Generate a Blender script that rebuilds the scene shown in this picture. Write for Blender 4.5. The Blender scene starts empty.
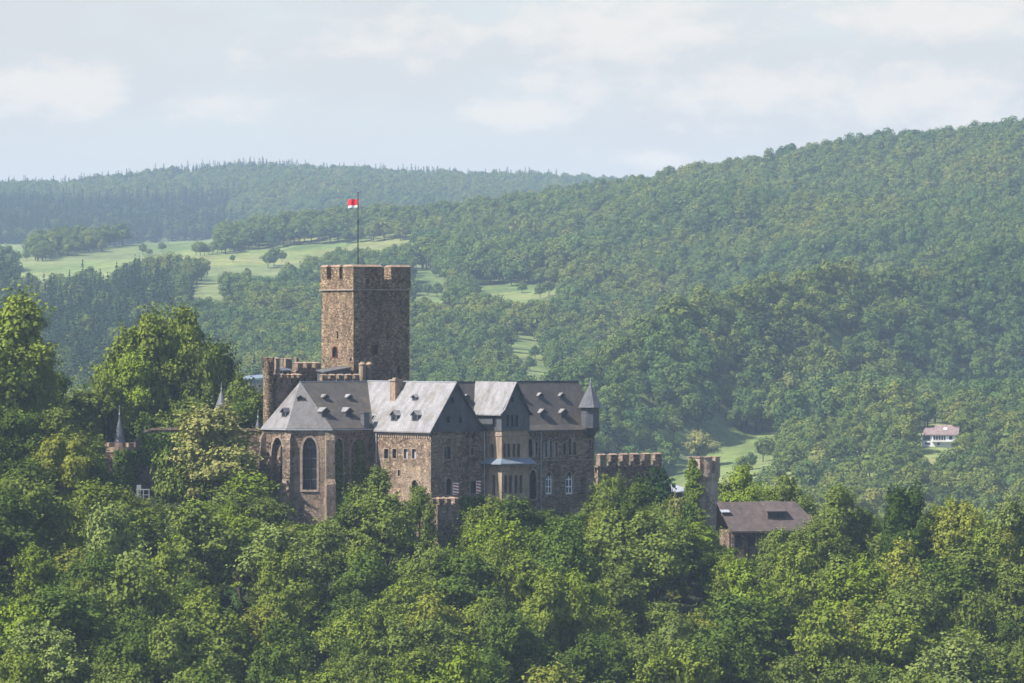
import bpy, math, random
import numpy as np
from mathutils import Vector
from mathutils.geometry import tessellate_polygon

# ------------------------------------------------------------------ camera, sky, sun, exposure
FPX, HZ, CX = 4800.0, 330.0, 512.0          # focal length in pixels, horizon row, centre column
SUN_AZ, SUN_EL = math.radians(68), math.radians(48)
sc = bpy.context.scene
COL = sc.collection
cam_d = bpy.data.cameras.new('camera'); cam = bpy.data.objects.new('camera', cam_d); COL.objects.link(cam)
cam.location = (0, 0, 0); cam.rotation_euler = (math.radians(90), 0, 0)
cam_d.sensor_width = 36; cam_d.lens = FPX / 1024 * 36; cam_d.shift_y = -(341.5 - HZ) / 1024
cam_d.clip_start = 1; cam_d.clip_end = 40000
sc.camera = cam
sc.view_settings.view_transform = 'Standard'; sc.view_settings.look = 'None'
sc.view_settings.exposure = 1.02; sc.view_settings.gamma = 1; sc.view_settings.use_curve_mapping = False
try:
    sc.cycles.use_denoising = True
    sc.cycles.max_bounces = 5; sc.cycles.diffuse_bounces = 2; sc.cycles.glossy_bounces = 2
    sc.cycles.transmission_bounces = 2; sc.cycles.volume_bounces = 0; sc.cycles.transparent_max_bounces = 6
    sc.cycles.caustics_reflective = False; sc.cycles.caustics_refractive = False
except Exception: pass

sunv = Vector((-math.sin(SUN_AZ) * math.cos(SUN_EL), -math.cos(SUN_AZ) * math.cos(SUN_EL), math.sin(SUN_EL)))
sd = bpy.data.lights.new('sun', 'SUN'); sun = bpy.data.objects.new('sun', sd); COL.objects.link(sun)
sd.energy = 5.0; sd.angle = math.radians(0.53); sd.color = (1.0, 0.93, 0.82)
sun.rotation_euler = sunv.to_track_quat('Z', 'Y').to_euler(); sun.location = sunv * 300

world = bpy.data.worlds.new('World'); sc.world = world; world.use_nodes = True
def build_world():
    nt = world.node_tree; N = nt.nodes; Lk = nt.links
    for n in list(N): N.remove(n)
    out = N.new('ShaderNodeOutputWorld'); bg = N.new('ShaderNodeBackground'); bg.inputs[1].default_value = 0.11
    sky = N.new('ShaderNodeTexSky'); sky.sky_type = 'NISHITA'; sky.sun_disc = False
    sky.sun_elevation = SUN_EL; sky.sun_rotation = math.atan2(sunv.x, sunv.y)
    sky.altitude = 200; sky.air_density = 1.0; sky.dust_density = 1.6; sky.ozone_density = 1.5
    tc = N.new('ShaderNodeTexCoord'); sep = N.new('ShaderNodeSeparateXYZ'); Lk.new(tc.outputs['Generated'], sep.inputs[0])
    def M(op, a, b=None, c=None, clamp=False):
        n = N.new('ShaderNodeMath'); n.operation = op; n.use_clamp = clamp
        for i, v in enumerate((a, b, c)):
            if v is None: continue
            if isinstance(v, (int, float)): n.inputs[i].default_value = v
            else: Lk.new(v, n.inputs[i])
        return n.outputs[0]
    ya = M('MAXIMUM', M('ABSOLUTE', sep.outputs[1]), 0.02)
    u0 = M('DIVIDE', sep.outputs[0], ya); v0 = M('DIVIDE', sep.outputs[2], ya)
    def noise(scale, detail, rough, sx, sz, off=0):
        cb = N.new('ShaderNodeCombineXYZ'); Lk.new(M('MULTIPLY', u0, sx), cb.inputs[0]); Lk.new(M('MULTIPLY', v0, sz), cb.inputs[1])
        cb.inputs[2].default_value = off
        n = N.new('ShaderNodeTexNoise'); n.inputs['Scale'].default_value = scale; n.inputs['Detail'].default_value = detail
        n.inputs['Roughness'].default_value = rough; Lk.new(cb.outputs[0], n.inputs['Vector']); return n.outputs[0]
    nz = noise(1.0, 7, 0.62, 75, 150)
    nz2 = noise(1.0, 5, 0.55, 22, 55, 3.3)
    total = None
    # cumulus banks: (u, v, half width, half height, strength) as directions in the sky
    for px, py, w, h, s in ((45, 88, 95, 34, 1.0), (222, 104, 60, 17, .62), (530, 113, 72, 20, .85), (620, 28, 150, 42, .8),
                            (930, 12, 150, 34, .75), (925, 95, 115, 36, .75), (600, 88, 80, 24, .6), (780, 92, 150, 40, .6), (400, 40, 130, 26, .4),
                            (-260, 60, 140, 50, .9), (1400, 60, 190, 50, .9), (700, -90, 280, 50, .8), (660, 160, 60, 12, .5)):
        cu, cv = (px - CX) / FPX, (HZ - py) / FPX
        du = M('DIVIDE', M('SUBTRACT', u0, cu), w / FPX); dv = M('DIVIDE', M('SUBTRACT', v0, cv), h / FPX)
        dv = M('MULTIPLY', dv, 1.0)
        r = M('SQRT', M('ADD', M('MULTIPLY', du, du), M('MULTIPLY', dv, dv)))
        g = M('MULTIPLY', M('SUBTRACT', 1.0, r), s)
        total = g if total is None else M('MAXIMUM', total, g)
    m = M('ADD', total, M('MULTIPLY', M('SUBTRACT', nz, 0.5), 2.4))
    mr = N.new('ShaderNodeMapRange'); mr.interpolation_type = 'SMOOTHSTEP'; Lk.new(m, mr.inputs[0])
    mr.inputs[1].default_value = -0.15; mr.inputs[2].default_value = 0.65
    veil = M('ADD', M('MULTIPLY', M('SUBTRACT', nz2, 0.3, clamp=True), 1.0, clamp=True), 0.78, clamp=True)
    mask = M('MULTIPLY', mr.outputs[0], 0.9)
    up = N.new('ShaderNodeMapRange'); Lk.new(sep.outputs[2], up.inputs[0]); up.inputs[1].default_value = 0.07; up.inputs[2].default_value = 0.22
    up.inputs[3].default_value = 1.0; up.inputs[4].default_value = 0.03
    mask = M('MULTIPLY', mask, up.outputs[0]); veil = M('MULTIPLY', veil, up.outputs[0])
    mix = N.new('ShaderNodeMix'); mix.data_type = 'RGBA'
    mv = N.new('ShaderNodeMix'); mv.data_type = 'RGBA'; Lk.new(veil, mv.inputs[0]); Lk.new(sky.outputs[0], mv.inputs[6]); mv.inputs[7].default_value = (3.25, 3.24, 3.12, 1)
    Lk.new(mask, mix.inputs[0]); Lk.new(mv.outputs[2], mix.inputs[6]); mix.inputs[7].default_value = (4.2, 3.92, 3.5, 1)
    Lk.new(mix.outputs[2], bg.inputs[0]); Lk.new(bg.outputs[0], out.inputs[0])
build_world()

rng = np.random.default_rng(11); random.seed(5)

# ------------------------------------------------------------------ helpers
def W(px, py, Y): return Vector(((px - CX) / FPX * Y, Y, (HZ - py) / FPX * Y))
def tag(o, label=None, cat=None, group=None, kind=None):
    if label: o['label'] = label
    if cat: o['category'] = cat
    if group: o['group'] = group
    if kind: o['kind'] = kind
    return o
def link_mesh(name, verts, faces, mats, parent=None, fm=None, smooth=False):
    me = bpy.data.meshes.new(name); me.from_pydata([tuple(v) for v in verts], [], faces)
    for m in (mats if isinstance(mats, (list, tuple)) else [mats]): me.materials.append(m)
    if fm: me.polygons.foreach_set('material_index', fm)
    if smooth: me.polygons.foreach_set('use_smooth', [True] * len(faces))
    me.update()
    o = bpy.data.objects.new(name, me); COL.objects.link(o)
    if parent is not None: o.parent = parent
    return o
def empty(name, loc, rz=0.0):
    o = bpy.data.objects.new(name, None); COL.objects.link(o); o.location = loc; o.rotation_euler = (0, 0, rz)
    o.empty_display_size = 1; return o

# ------------------------------------------------------------------ materials
def new_mat(name):
    m = bpy.data.materials.new(name); m.use_nodes = True
    nt = m.node_tree; b = nt.nodes['Principled BSDF']; b.inputs['Specular IOR Level'].default_value = 0.25
    return m, nt, b
def nd(nt, t, **kw):
    n = nt.nodes.new(t)
    for k, v in kw.items():
        if k in n.inputs: n.inputs[k].default_value = v
        else: setattr(n, k, v)
    return n
def mixc(nt, fac, a, b, blend='MIX'):
    n = nt.nodes.new('ShaderNodeMix'); n.data_type = 'RGBA'; n.blend_type = blend
    for i, v in ((0, fac), (6, a), (7, b)):
        if hasattr(v, 'links'): nt.links.new(v, n.inputs[i])
        elif i == 0: n.inputs[0].default_value = v
        else: n.inputs[i].default_value = (*v[:3], 1)
    return n.outputs[2]
def ramp(nt, src, stops):
    r = nt.nodes.new('ShaderNodeValToRGB'); e = r.color_ramp.elements
    while len(e) > 1: e.remove(e[-1])
    for i, (p, c) in enumerate(stops):
        el = e[0] if i == 0 else e.new(p)
        el.position = p; el.color = (*c, 1) if len(c) == 3 else c
    nt.links.new(src, r.inputs[0]); return r.outputs[0]
def maprange(nt, src, a, b, c=0.0, d=1.0):
    r = nt.nodes.new('ShaderNodeMapRange'); nt.links.new(src, r.inputs[0])
    for i, v in enumerate((a, b, c, d)): r.inputs[i + 1].default_value = v
    return r.outputs[0]
def obj_coords(nt, scale=(1, 1, 1)):
    tc = nt.nodes.new('ShaderNodeTexCoord'); mp = nt.nodes.new('ShaderNodeMapping'); mp.inputs['Scale'].default_value = scale
    nt.links.new(tc.outputs['Object'], mp.inputs[0]); return mp.outputs[0]

def stone_mat(name, dark, mid, light, plaster, plaster_amt=0.5, size=1.5, ps=0.16, bump=1.0):
    m, nt, b = new_mat(name); L = nt.links
    v = obj_coords(nt, (1, 1, 1.7))
    wob = nd(nt, 'ShaderNodeTexNoise', Scale=1.6, Detail=3.0); L.new(v, wob.inputs['Vector'])
    add = nd(nt, 'ShaderNodeVectorMath', operation='MULTIPLY_ADD'); L.new(wob.outputs['Color'], add.inputs[0]); add.inputs[1].default_value = (.3, .3, .3); L.new(v, add.inputs[2])
    vo = nd(nt, 'ShaderNodeTexVoronoi', Scale=size, Randomness=0.9); L.new(add.outputs[0], vo.inputs['Vector'])
    ve = nd(nt, 'ShaderNodeTexVoronoi', Scale=size, Randomness=0.9, feature='DISTANCE_TO_EDGE'); L.new(add.outputs[0], ve.inputs['Vector'])
    sepc = nd(nt, 'ShaderNodeSeparateColor'); L.new(vo.outputs['Color'], sepc.inputs[0])
    col = ramp(nt, sepc.outputs[0], ((0, dark), (.35, mid), (.75, light), (1, tuple(min(1, c * 1.35) for c in light))))
    red = mixc(nt, maprange(nt, sepc.outputs[1], .72, .95, 0, .6), col, (.16, .085, .06))
    mort = maprange(nt, ve.outputs['Distance'], .0, .09, 1, 0)
    col = mixc(nt, mort, red, tuple(c * .95 for c in plaster))
    n1 = nd(nt, 'ShaderNodeTexNoise', Scale=ps, Detail=7.0, Roughness=0.62); L.new(obj_coords(nt), n1.inputs['Vector'])
    pm = maprange(nt, n1.outputs[0], .62 - .22 * plaster_amt, .72 - .22 * plaster_amt)
    col = mixc(nt, pm, col, plaster)
    n2 = nd(nt, 'ShaderNodeTexNoise', Scale=.7, Detail=6.0, Roughness=.7); L.new(obj_coords(nt, (1, 1, .35)), n2.inputs['Vector'])
    st = maprange(nt, n2.outputs[0], .32, .68, .52, 1.3)
    col = mixc(nt, 1.0, col, st, 'MULTIPLY')
    L.new(col, b.inputs['Base Color']); b.inputs['Roughness'].default_value = .92
    hm = nd(nt, 'ShaderNodeMath', operation='MULTIPLY'); L.new(mort, hm.inputs[0]); hm.inputs[1].default_value = -1
    bp = nd(nt, 'ShaderNodeBump', Strength=bump, Distance=.12); hs = nd(nt, 'ShaderNodeMath', operation='ADD'); L.new(hm.outputs[0], hs.inputs[0]); L.new(sepc.outputs[0], hs.inputs[1])
    L.new(hs.outputs[0], bp.inputs['Height']); L.new(bp.outputs[0], b.inputs['Normal'])
    return m
def slate_mat(name, base, moss, moss_amt, rough=.55, rows=3.2):
    m, nt, b = new_mat(name); L = nt.links
    v = obj_coords(nt)
    n1 = nd(nt, 'ShaderNodeTexNoise', Scale=.35, Detail=8.0, Roughness=.68); L.new(v, n1.inputs['Vector'])
    n2 = nd(nt, 'ShaderNodeTexNoise', Scale=3.0, Detail=3.0, Roughness=.7); L.new(v, n2.inputs['Vector'])
    vo = nd(nt, 'ShaderNodeTexVoronoi', Scale=rows); L.new(v, vo.inputs['Vector'])
    sepc = nd(nt, 'ShaderNodeSeparateColor'); L.new(vo.outputs['Color'], sepc.inputs[0])
    col = mixc(nt, maprange(nt, n1.outputs[0], .58 - .2 * moss_amt, .75 - .2 * moss_amt), base, moss)
    col = mixc(nt, 1.0, col, maprange(nt, n2.outputs[0], .3, .7, .88, 1.12), 'MULTIPLY')
    col = mixc(nt, 1.0, col, maprange(nt, sepc.outputs[0], 0, 1, .9, 1.1), 'MULTIPLY')
    n4 = nd(nt, 'ShaderNodeTexNoise', Scale=.9, Detail=5.0, Roughness=.6); L.new(obj_coords(nt, (1, 1, .18)), n4.inputs['Vector'])
    col = mixc(nt, 1.0, col, maprange(nt, n4.outputs[0], .35, .65, .76, 1.14), 'MULTIPLY')
    L.new(col, b.inputs['Base Color']); b.inputs['Roughness'].default_value = rough; b.inputs['Specular IOR Level'].default_value = .4
    bp = nd(nt, 'ShaderNodeBump', Strength=.5, Distance=.05); L.new(sepc.outputs[0], bp.inputs['Height']); L.new(bp.outputs[0], b.inputs['Normal'])
    return m
def plain_mat(name, c, rough=.7, spec=.25, metal=0.0, var=.15, scale=1.5):
    m, nt, b = new_mat(name)
    n = nd(nt, 'ShaderNodeTexNoise', Scale=scale, Detail=5.0); nt.links.new(obj_coords(nt), n.inputs['Vector'])
    col = mixc(nt, 1.0, c, maprange(nt, n.outputs[0], .3, .7, 1 - var, 1 + var), 'MULTIPLY')
    nt.links.new(col, b.inputs['Base Color']); b.inputs['Roughness'].default_value = rough
    b.inputs['Specular IOR Level'].default_value = spec; b.inputs['Metallic'].default_value = metal
    return m
def leaf_mat(name, colour_a, colour_b, tcol, by_object=False, patch=0.0):
    """leaf shader: per-leaf and per-tree variation, some light through the leaf"""
    m = bpy.data.materials.new(name); m.use_nodes = True; nt = m.node_tree; L = nt.links
    nt.nodes.remove(nt.nodes['Principled BSDF']); out = nt.nodes['Material Output']
    gi = nt.nodes.new('ShaderNodeNewGeometry'); oi = nt.nodes.new('ShaderNodeObjectInfo')
    col = mixc(nt, gi.outputs['Random Per Island'], colour_a, colour_b)
    if by_object:
        col = mixc(nt, 1.0, col, oi.outputs['Color'], 'MULTIPLY')
    else:
        n = nd(nt, 'ShaderNodeTexNoise', Scale=.006, Detail=3.0); L.new(oi.outputs['Location'], n.inputs['Vector'])
        t = ramp(nt, oi.outputs['Random'], ((0, (.60, .76, .82)), (.25, (.80, .92, .95)), (.55, (1.0, 1.0, .95)), (.85, (1.12, 1.1, .95)), (.96, (1.3, 1.2, 1.0)), (1, (1.5, 1.2, 1.3))))
        t2 = ramp(nt, n.outputs[0], ((.35, (.75, .9, .98)), (.65, (1.25, 1.12, .92))))
        col = mixc(nt, 1.0, mixc(nt, 1.0, col, t, 'MULTIPLY'), t2, 'MULTIPLY')
    d = nt.nodes.new('ShaderNodeBsdfDiffuse'); L.new(col, d.inputs[0])
    tr = nt.nodes.new('ShaderNodeBsdfTranslucent'); L.new(mixc(nt, 1.0, col, tcol, 'MULTIPLY'), tr.inputs[0])
    mx = nt.nodes.new('ShaderNodeMixShader'); mx.inputs[0].default_value = .12; L.new(d.outputs[0], mx.inputs[1]); L.new(tr.outputs[0], mx.inputs[2])
    L.new(mx.outputs[0], out.inputs[0])
    return m

M = {}
M['keep'] = stone_mat('keep_stone', (.10, .075, .053), (.26, .19, .125), (.40, .285, .18), (.27, .21, .15), .12, 2.7, .12, 1.6)
M['stone'] = stone_mat('wall_stone', (.075, .055, .042), (.17, .122, .088), (.265, .195, .14), (.30, .23, .165), .5, 1.7, .14)
M['brown_stone'] = stone_mat('brown_rubble', (.09, .066, .05), (.215, .155, .112), (.30, .22, .162), (.345, .275, .205), .45, 1.9, .12, 1.6)
M['chapel'] = stone_mat('chapel_stone', (.07, .052, .041), (.17, .125, .094), (.25, .188, .142), (.27, .208, .158), .75, 1.7, .12)
M['render'] = stone_mat('old_render', (.15, .11, .08), (.20, .15, .11), (.26, .20, .15), (.28, .215, .16), 1.3, 1.4, .2, .4)
M['pale_stone'] = stone_mat('pale_stone', (.20, .16, .12), (.33, .265, .20), (.42, .34, .26), (.42, .345, .27), .8, 2.0, .2)
M['dress'] = plain_mat('dressed_stone', (.23, .18, .145), .85, var=.3)
M['cap'] = plain_mat('cap_stone', (.24, .17, .125), .9, var=.35)
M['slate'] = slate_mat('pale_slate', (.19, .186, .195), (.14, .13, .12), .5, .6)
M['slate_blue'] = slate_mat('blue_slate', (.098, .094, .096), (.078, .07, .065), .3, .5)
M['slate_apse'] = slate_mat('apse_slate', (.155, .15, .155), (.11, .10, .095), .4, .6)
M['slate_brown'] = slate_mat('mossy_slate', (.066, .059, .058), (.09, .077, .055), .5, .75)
M['slate_hung'] = slate_mat('hung_slate', (.062, .066, .078), (.05, .052, .06), .3, .6)
M['spire'] = slate_mat('spire_slate', (.085, .09, .105), (.06, .06, .065), .3, .5)
M['tile_brown'] = slate_mat('brown_tile', (.085, .064, .06), (.055, .043, .04), .5, .8)
M['tile_red'] = slate_mat('red_tile', (.20, .145, .14), (.15, .115, .11), .4, .8)
M['glass'] = plain_mat('window_glass', (.016, .019, .025), .3, .3, var=.3)
M['dark_wood'] = plain_mat('dark_wood', (.035, .026, .022), .8)
M['white'] = plain_mat('white_paint', (.78, .77, .75), .6, var=.08)
M['offwhite'] = plain_mat('pale_render', (.62, .61, .62), .8, var=.1)
M['red'] = plain_mat('red_paint', (.42, .05, .035), .6)
M['maroon'] = plain_mat('maroon_shutter', (.10, .02, .022), .7)
M['flag_red'] = plain_mat('flag_red', (.75, .03, .05), .7)
M['lead'] = plain_mat('lead_metal', (.28, .30, .33), .45, .5)
M['lead_blue'] = plain_mat('blue_lead', (.13, .16, .20), .5, .5)
M['bark'] = plain_mat('bark', (.075, .06, .045), .95, var=.4, scale=3)
M['bars'] = plain_mat('window_bars', (.09, .09, .095), .7)
M['earth'] = plain_mat('earth', (.05, .055, .028), 1.0, .1, var=.4, scale=.2)

# ------------------------------------------------------------------ terrain: a real height field over (direction, distance)
def row(*a): return np.array(a, float)
KEYS = [
 (40,   row((-400, 330 + 9000), (1400, 330 + 9000))),
 (150,  row((-400, 330 + 3600), (1400, 330 + 3600))),
 (420,  row((-400, 330 + 1400), (1400, 330 + 1400))),
 (560,  row((-400, 960), (0, 930), (500, 1000), (1400, 1060))),
 (640,  row((-400, 760), (0, 770), (265, 810), (600, 850), (1024, 880), (1400, 900))),
 (700,  row((-400, 640), (0, 655), (130, 690), (265, 705), (600, 735), (800, 760), (1024, 780), (1400, 800))),
 (750,  row((-400, 540), (0, 560), (130, 600), (265, 615), (400, 620), (600, 640), (720, 650), (820, 670), (1024, 700), (1400, 730))),
 (785,  row((-400, 460), (0, 485), (130, 530), (265, 540), (430, 545), (600, 560), (720, 580), (820, 605), (1024, 640), (1400, 680))),
 (830,  row((-400, 420), (0, 440), (130, 475), (265, 520), (430, 525), (600, 530), (700, 540), (820, 565), (1024, 600), (1400, 650))),
 (880,  row((-400, 430), (0, 450), (130, 475), (265, 520), (430, 525), (600, 540), (720, 560), (820, 590), (1024, 640), (1400, 690))),
 (960,  row((-400, 560), (0, 580), (265, 640), (600, 680), (1024, 760), (1400, 800))),
 (1150, row((-400, 790), (1400, 830))),
 (1450, row((-400, 690), (500, 700), (1400, 700))),
 (1650, row((-400, 560), (0, 560), (500, 590), (640, 580), (800, 565), (1024, 560), (1400, 540))),
 (1880, row((-400, 470), (0, 470), (300, 470), (500, 465), (600, 490), (640, 500), (700, 480), (770, 466), (860, 447), (940, 444), (1024, 455), (1400, 450))),
 (2050, row((-400, 425), (0, 430), (300, 425), (500, 425), (600, 430), (680, 436), (780, 433), (900, 425), (1024, 420), (1400, 400))),
 (2400, row((-400, 362), (0, 365), (300, 360), (420, 365), (520, 368), (600, 380), (1024, 400), (1400, 400))),
 (2800, row((-400, 320), (0, 318), (270, 312), (340, 310), (430, 303), (560, 304), (620, 318), (700, 316), (811, 306), (1024, 280), (1400, 240))),
 (2950, row((-400, 303), (0, 300), (200, 290), (340, 292), (430, 289), (560, 288), (620, 292), (700, 282), (811, 264), (1024, 236), (1400, 190))),
 (3300, row((-400, 277), (0, 275), (100, 273), (270, 270), (340, 266), (430, 256), (560, 248), (620, 240), (700, 234), (811, 217), (1024, 182), (1400, 130))),
 (3800, row((-400, 265), (0, 258), (60, 250), (130, 244), (200, 240), (270, 236), (340, 228), (430, 221), (500, 213), (560, 204), (620, 196), (700, 184), (800, 171), (860, 158), (940, 146), (1024, 134), (1250, 100), (1400, 92))),
 (4300, row((-400, 285), (430, 270), (700, 250), (1400, 200))),
 (4900, row((-400, 252), (0, 252), (230, 250), (430, 245), (620, 240), (1400, 230))),
 (5600, row((-400, 218), (0, 218), (200, 222), (228, 216), (262, 202), (300, 196), (350, 195), (450, 200), (540, 205), (620, 210), (1400, 215))),
 (6500, row((-400, 200), (0, 191), (60, 190), (110, 185), (160, 179), (210, 175), (250, 173), (350, 177), (450, 181), (540, 185), (620, 187), (1024, 195), (1400, 195))),
 (7000, row((-400, 230), (1400, 230))),
 (8800, row((-400, 300), (1400, 300))),
]
KY = np.array([k[0] for k in KEYS], float)
def terrain_z(px, Y):
    px = np.asarray(px, float); Y = np.asarray(Y, float)
    zs = np.stack([(HZ - np.interp(px, r[:, 0], r[:, 1])) / FPX * y for y, r in KEYS])      # per key
    idx = np.clip(np.searchsorted(KY, Y) - 1, 0, len(KY) - 2)
    t = np.clip((Y - KY[idx]) / (KY[idx + 1] - KY[idx]), 0, 1)
    ii = np.arange(px.size).reshape(px.shape)
    zf = zs.reshape(len(KY), -1)
    z = zf[idx.ravel(), ii.ravel()] * (1 - t.ravel()) + zf[idx.ravel() + 1, ii.ravel()] * t.ravel()
    z = z.reshape(px.shape)
    # nearer wooded spur running down from the right
    yr = 1930 + (px - 560) / 464 * 720
    pyr = np.interp(px, [480, 560, 580, 620, 674, 740, 811, 880, 947, 1024, 1250, 1400], [470, 398, 385, 366, 341, 316, 290, 276, 263, 252, 205, 190])
    zr = (HZ - pyr) / FPX * yr
    dy = yr - Y
    zs_ = zr - np.where(dy > 0, dy * .30, -dy * .35) - 0.00025 * np.minimum(np.abs(dy), 60) * 0
    z = np.where((px > 500) & (zs_ > z), zs_, z)
    X = (px - CX) / FPX * Y
    amp = np.clip((Y - 1500) / 2000, 0, 1) * 5; fold = np.clip((Y - 2100) / 600, 0, 1) * np.clip((3780 - Y) / 300, 0, 1) * np.clip((px - 560) / 120, 0, 1) * 11
    z = z + amp * (np.sin(X / 57 + Y / 91) * .5 + np.sin(X / 31 - Y / 143 + 1.3) * .35 + np.sin(X / 111 + Y / 47 + .5) * .4) * np.clip(1 - (Y > 3790) * .5, 0, 1)
    z = z + fold * (np.sin((X + Y * .35) / 62) * .6 + np.sin((X - Y * .2) / 105 + 1) * .6)
    return z
def terrain_py(px, Y): return HZ - terrain_z(px, Y) * FPX / Y

def build_terrain():
    pxs = np.concatenate([np.linspace(-1500, -200, 14)[:-1], np.linspace(-200, 1224, 150), np.linspace(1224, 2500, 14)[1:]])
    Ys = np.unique(np.concatenate([KY, np.linspace(600, 960, 46), np.linspace(1000, 3900, 120), np.linspace(4000, 8800, 60)]))
    PX, YY = np.meshgrid(pxs, Ys); Z = terrain_z(PX, YY)
    X = (PX - CX) / FPX * YY
    V = np.stack([X, YY, Z], -1).reshape(-1, 3); n = len(pxs)
    F = [(j * n + i, j * n + i + 1, (j + 1) * n + i + 1, (j + 1) * n + i) for j in range(len(Ys) - 1) for i in range(n - 1)]
    m, nt, b = new_mat('grassland'); L = nt.links; v = obj_coords(nt)
    n1 = nd(nt, 'ShaderNodeTexNoise', Scale=.012, Detail=6.0, Roughness=.6); L.new(v, n1.inputs['Vector'])
    n2 = nd(nt, 'ShaderNodeTexNoise', Scale=.25, Detail=5.0, Roughness=.7); L.new(v, n2.inputs['Vector'])
    c = ramp(nt, n1.outputs[0], ((.35, (.09, .135, .036)), (.5, (.135, .17, .054)), (.65, (.18, .19, .075))))
    c = mixc(nt, 1.0, c, maprange(nt, n2.outputs[0], .3, .7, .65, 1.35), 'MULTIPLY')
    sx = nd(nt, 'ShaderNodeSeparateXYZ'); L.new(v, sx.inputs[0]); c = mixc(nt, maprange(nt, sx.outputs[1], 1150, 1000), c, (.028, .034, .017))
    n3 = nd(nt, 'ShaderNodeTexNoise', Scale=.045, Detail=8.0, Roughness=.7); L.new(v, n3.inputs['Vector'])
    c = mixc(nt, 1.0, c, maprange(nt, n3.outputs[0], .35, .65, .68, 1.22), 'MULTIPLY')
    vf = nd(nt, 'ShaderNodeTexVoronoi', Scale=.0065); L.new(v, vf.inputs['Vector']); sf = nd(nt, 'ShaderNodeSeparateColor'); L.new(vf.outputs['Color'], sf.inputs[0])
    c = mixc(nt, 1.0, c, ramp(nt, sf.outputs[0], ((0, (.72, .80, .75)), (.5, (.95, .98, .9)), (1, (1.18, 1.08, .95)))), 'MULTIPLY')
    L.new(c, b.inputs['Base Color']); b.inputs['Roughness'].default_value = 1
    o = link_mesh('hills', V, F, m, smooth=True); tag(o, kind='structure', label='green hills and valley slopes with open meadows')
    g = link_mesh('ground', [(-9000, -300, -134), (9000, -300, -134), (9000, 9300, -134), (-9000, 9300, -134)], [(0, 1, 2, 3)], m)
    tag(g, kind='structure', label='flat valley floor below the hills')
build_terrain()

def build_haze():
    x, y0, y1, z0, z1 = 9300, -600, 9600, -136, 262
    v = [(-x, y0, z0), (x, y0, z0), (x, y1, z0), (-x, y1, z0), (-x, y0, z1), (x, y0, z1), (x, y1, z1), (-x, y1, z1)]
    f = [(0, 3, 2, 1), (4, 5, 6, 7), (0, 1, 5, 4), (1, 2, 6, 5), (2, 3, 7, 6), (3, 0, 4, 7)]
    m = bpy.data.materials.new('haze_air'); m.use_nodes = True; nt = m.node_tree
    nt.nodes.remove(nt.nodes['Principled BSDF']); p = nt.nodes.new('ShaderNodeVolumePrincipled')
    p.inputs['Color'].default_value = HAZE_COL; p.inputs['Density'].default_value = HAZE_D; p.inputs['Anisotropy'].default_value = 0.0
    nt.links.new(p.outputs[0], nt.nodes['Material Output'].inputs['Volume'])
    m.cycles.homogeneous_volume = True if hasattr(m.cycles, 'homogeneous_volume') else None
    o = link_mesh('haze', v, f, m); tag(o, 'pale blue summer haze hanging over the valley', None, kind='stuff')
HAZE_D = 0.72e-4; HAZE_COL = (.57, .76, 1.0, 1)
build_haze()

# ------------------------------------------------------------------ trees
def leaf_mesh(name, P, Nn, size, mats, extra=None, aspect=.9):
    """one quad per leaf clump at P facing Nn"""
    n = len(P); r = rng.normal(size=(n, 3)); Nn = Nn / np.linalg.norm(Nn, axis=1, keepdims=True)
    U = np.cross(Nn, r); U /= np.linalg.norm(U, axis=1, keepdims=True) + 1e-9; V = np.cross(Nn, U)
    s = (size if np.ndim(size) else np.full(n, size)) * rng.uniform(.65, 1.3, n); s = s[:, None]
    A = P - U * s * .5; B = P + V * s * .5 * aspect - Nn * s * .08; C = P + U * s * .5; D = P - V * s * .5 * aspect - Nn * s * .08
    verts = np.stack([A, B, C, D], 1).reshape(-1, 3); faces = np.arange(n * 4).reshape(n, 4)
    me = bpy.data.meshes.new(name)
    ev, ef = (extra if extra else (np.zeros((0, 3)), []))
    nv = len(verts); me.vertices.add(nv + len(ev)); me.vertices.foreach_set('co', np.concatenate([verts, np.array(ev).reshape(-1, 3)]).ravel())
    loops = list(faces.ravel()); starts = list(range(0, n * 4, 4)); mi = [0] * n
    for f in ef:
        starts.append(len(loops)); loops.extend(int(i) + nv for i in f); mi.append(1)
    me.loops.add(len(loops)); me.loops.foreach_set('vertex_index', loops)
    me.polygons.add(len(starts)); me.polygons.foreach_set('loop_start', starts)
    for m in mats: me.materials.append(m)
    me.polygons.foreach_set('material_index', mi)
    me.update(calc_edges=True); me.validate()
    return me
def tube(verts, faces, p0, p1, r0, r1, k=6):
    p0 = np.array(p0, float); p1 = np.array(p1, float); d = p1 - p0; d = d / np.linalg.norm(d)
    a = np.cross(d, [0.31, .95, .1]); a /= np.linalg.norm(a); b = np.cross(d, a); base = len(verts)
    for p, r in ((p0, r0), (p1, r1)):
        for i in range(k):
            t = 2 * math.pi * i / k; verts.append(tuple(p + (a * math.cos(t) + b * math.sin(t)) * r))
    for i in range(k): faces.append((base + i, base + (i + 1) % k, base + k + (i + 1) % k, base + k + i))
def sph(n, zmin=-1.0):
    z = rng.uniform(zmin, 1, n); t = rng.uniform(0, 2 * math.pi, n); r = np.sqrt(1 - z * z)
    return np.stack([r * np.cos(t), r * np.sin(t), z], 1)
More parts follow.
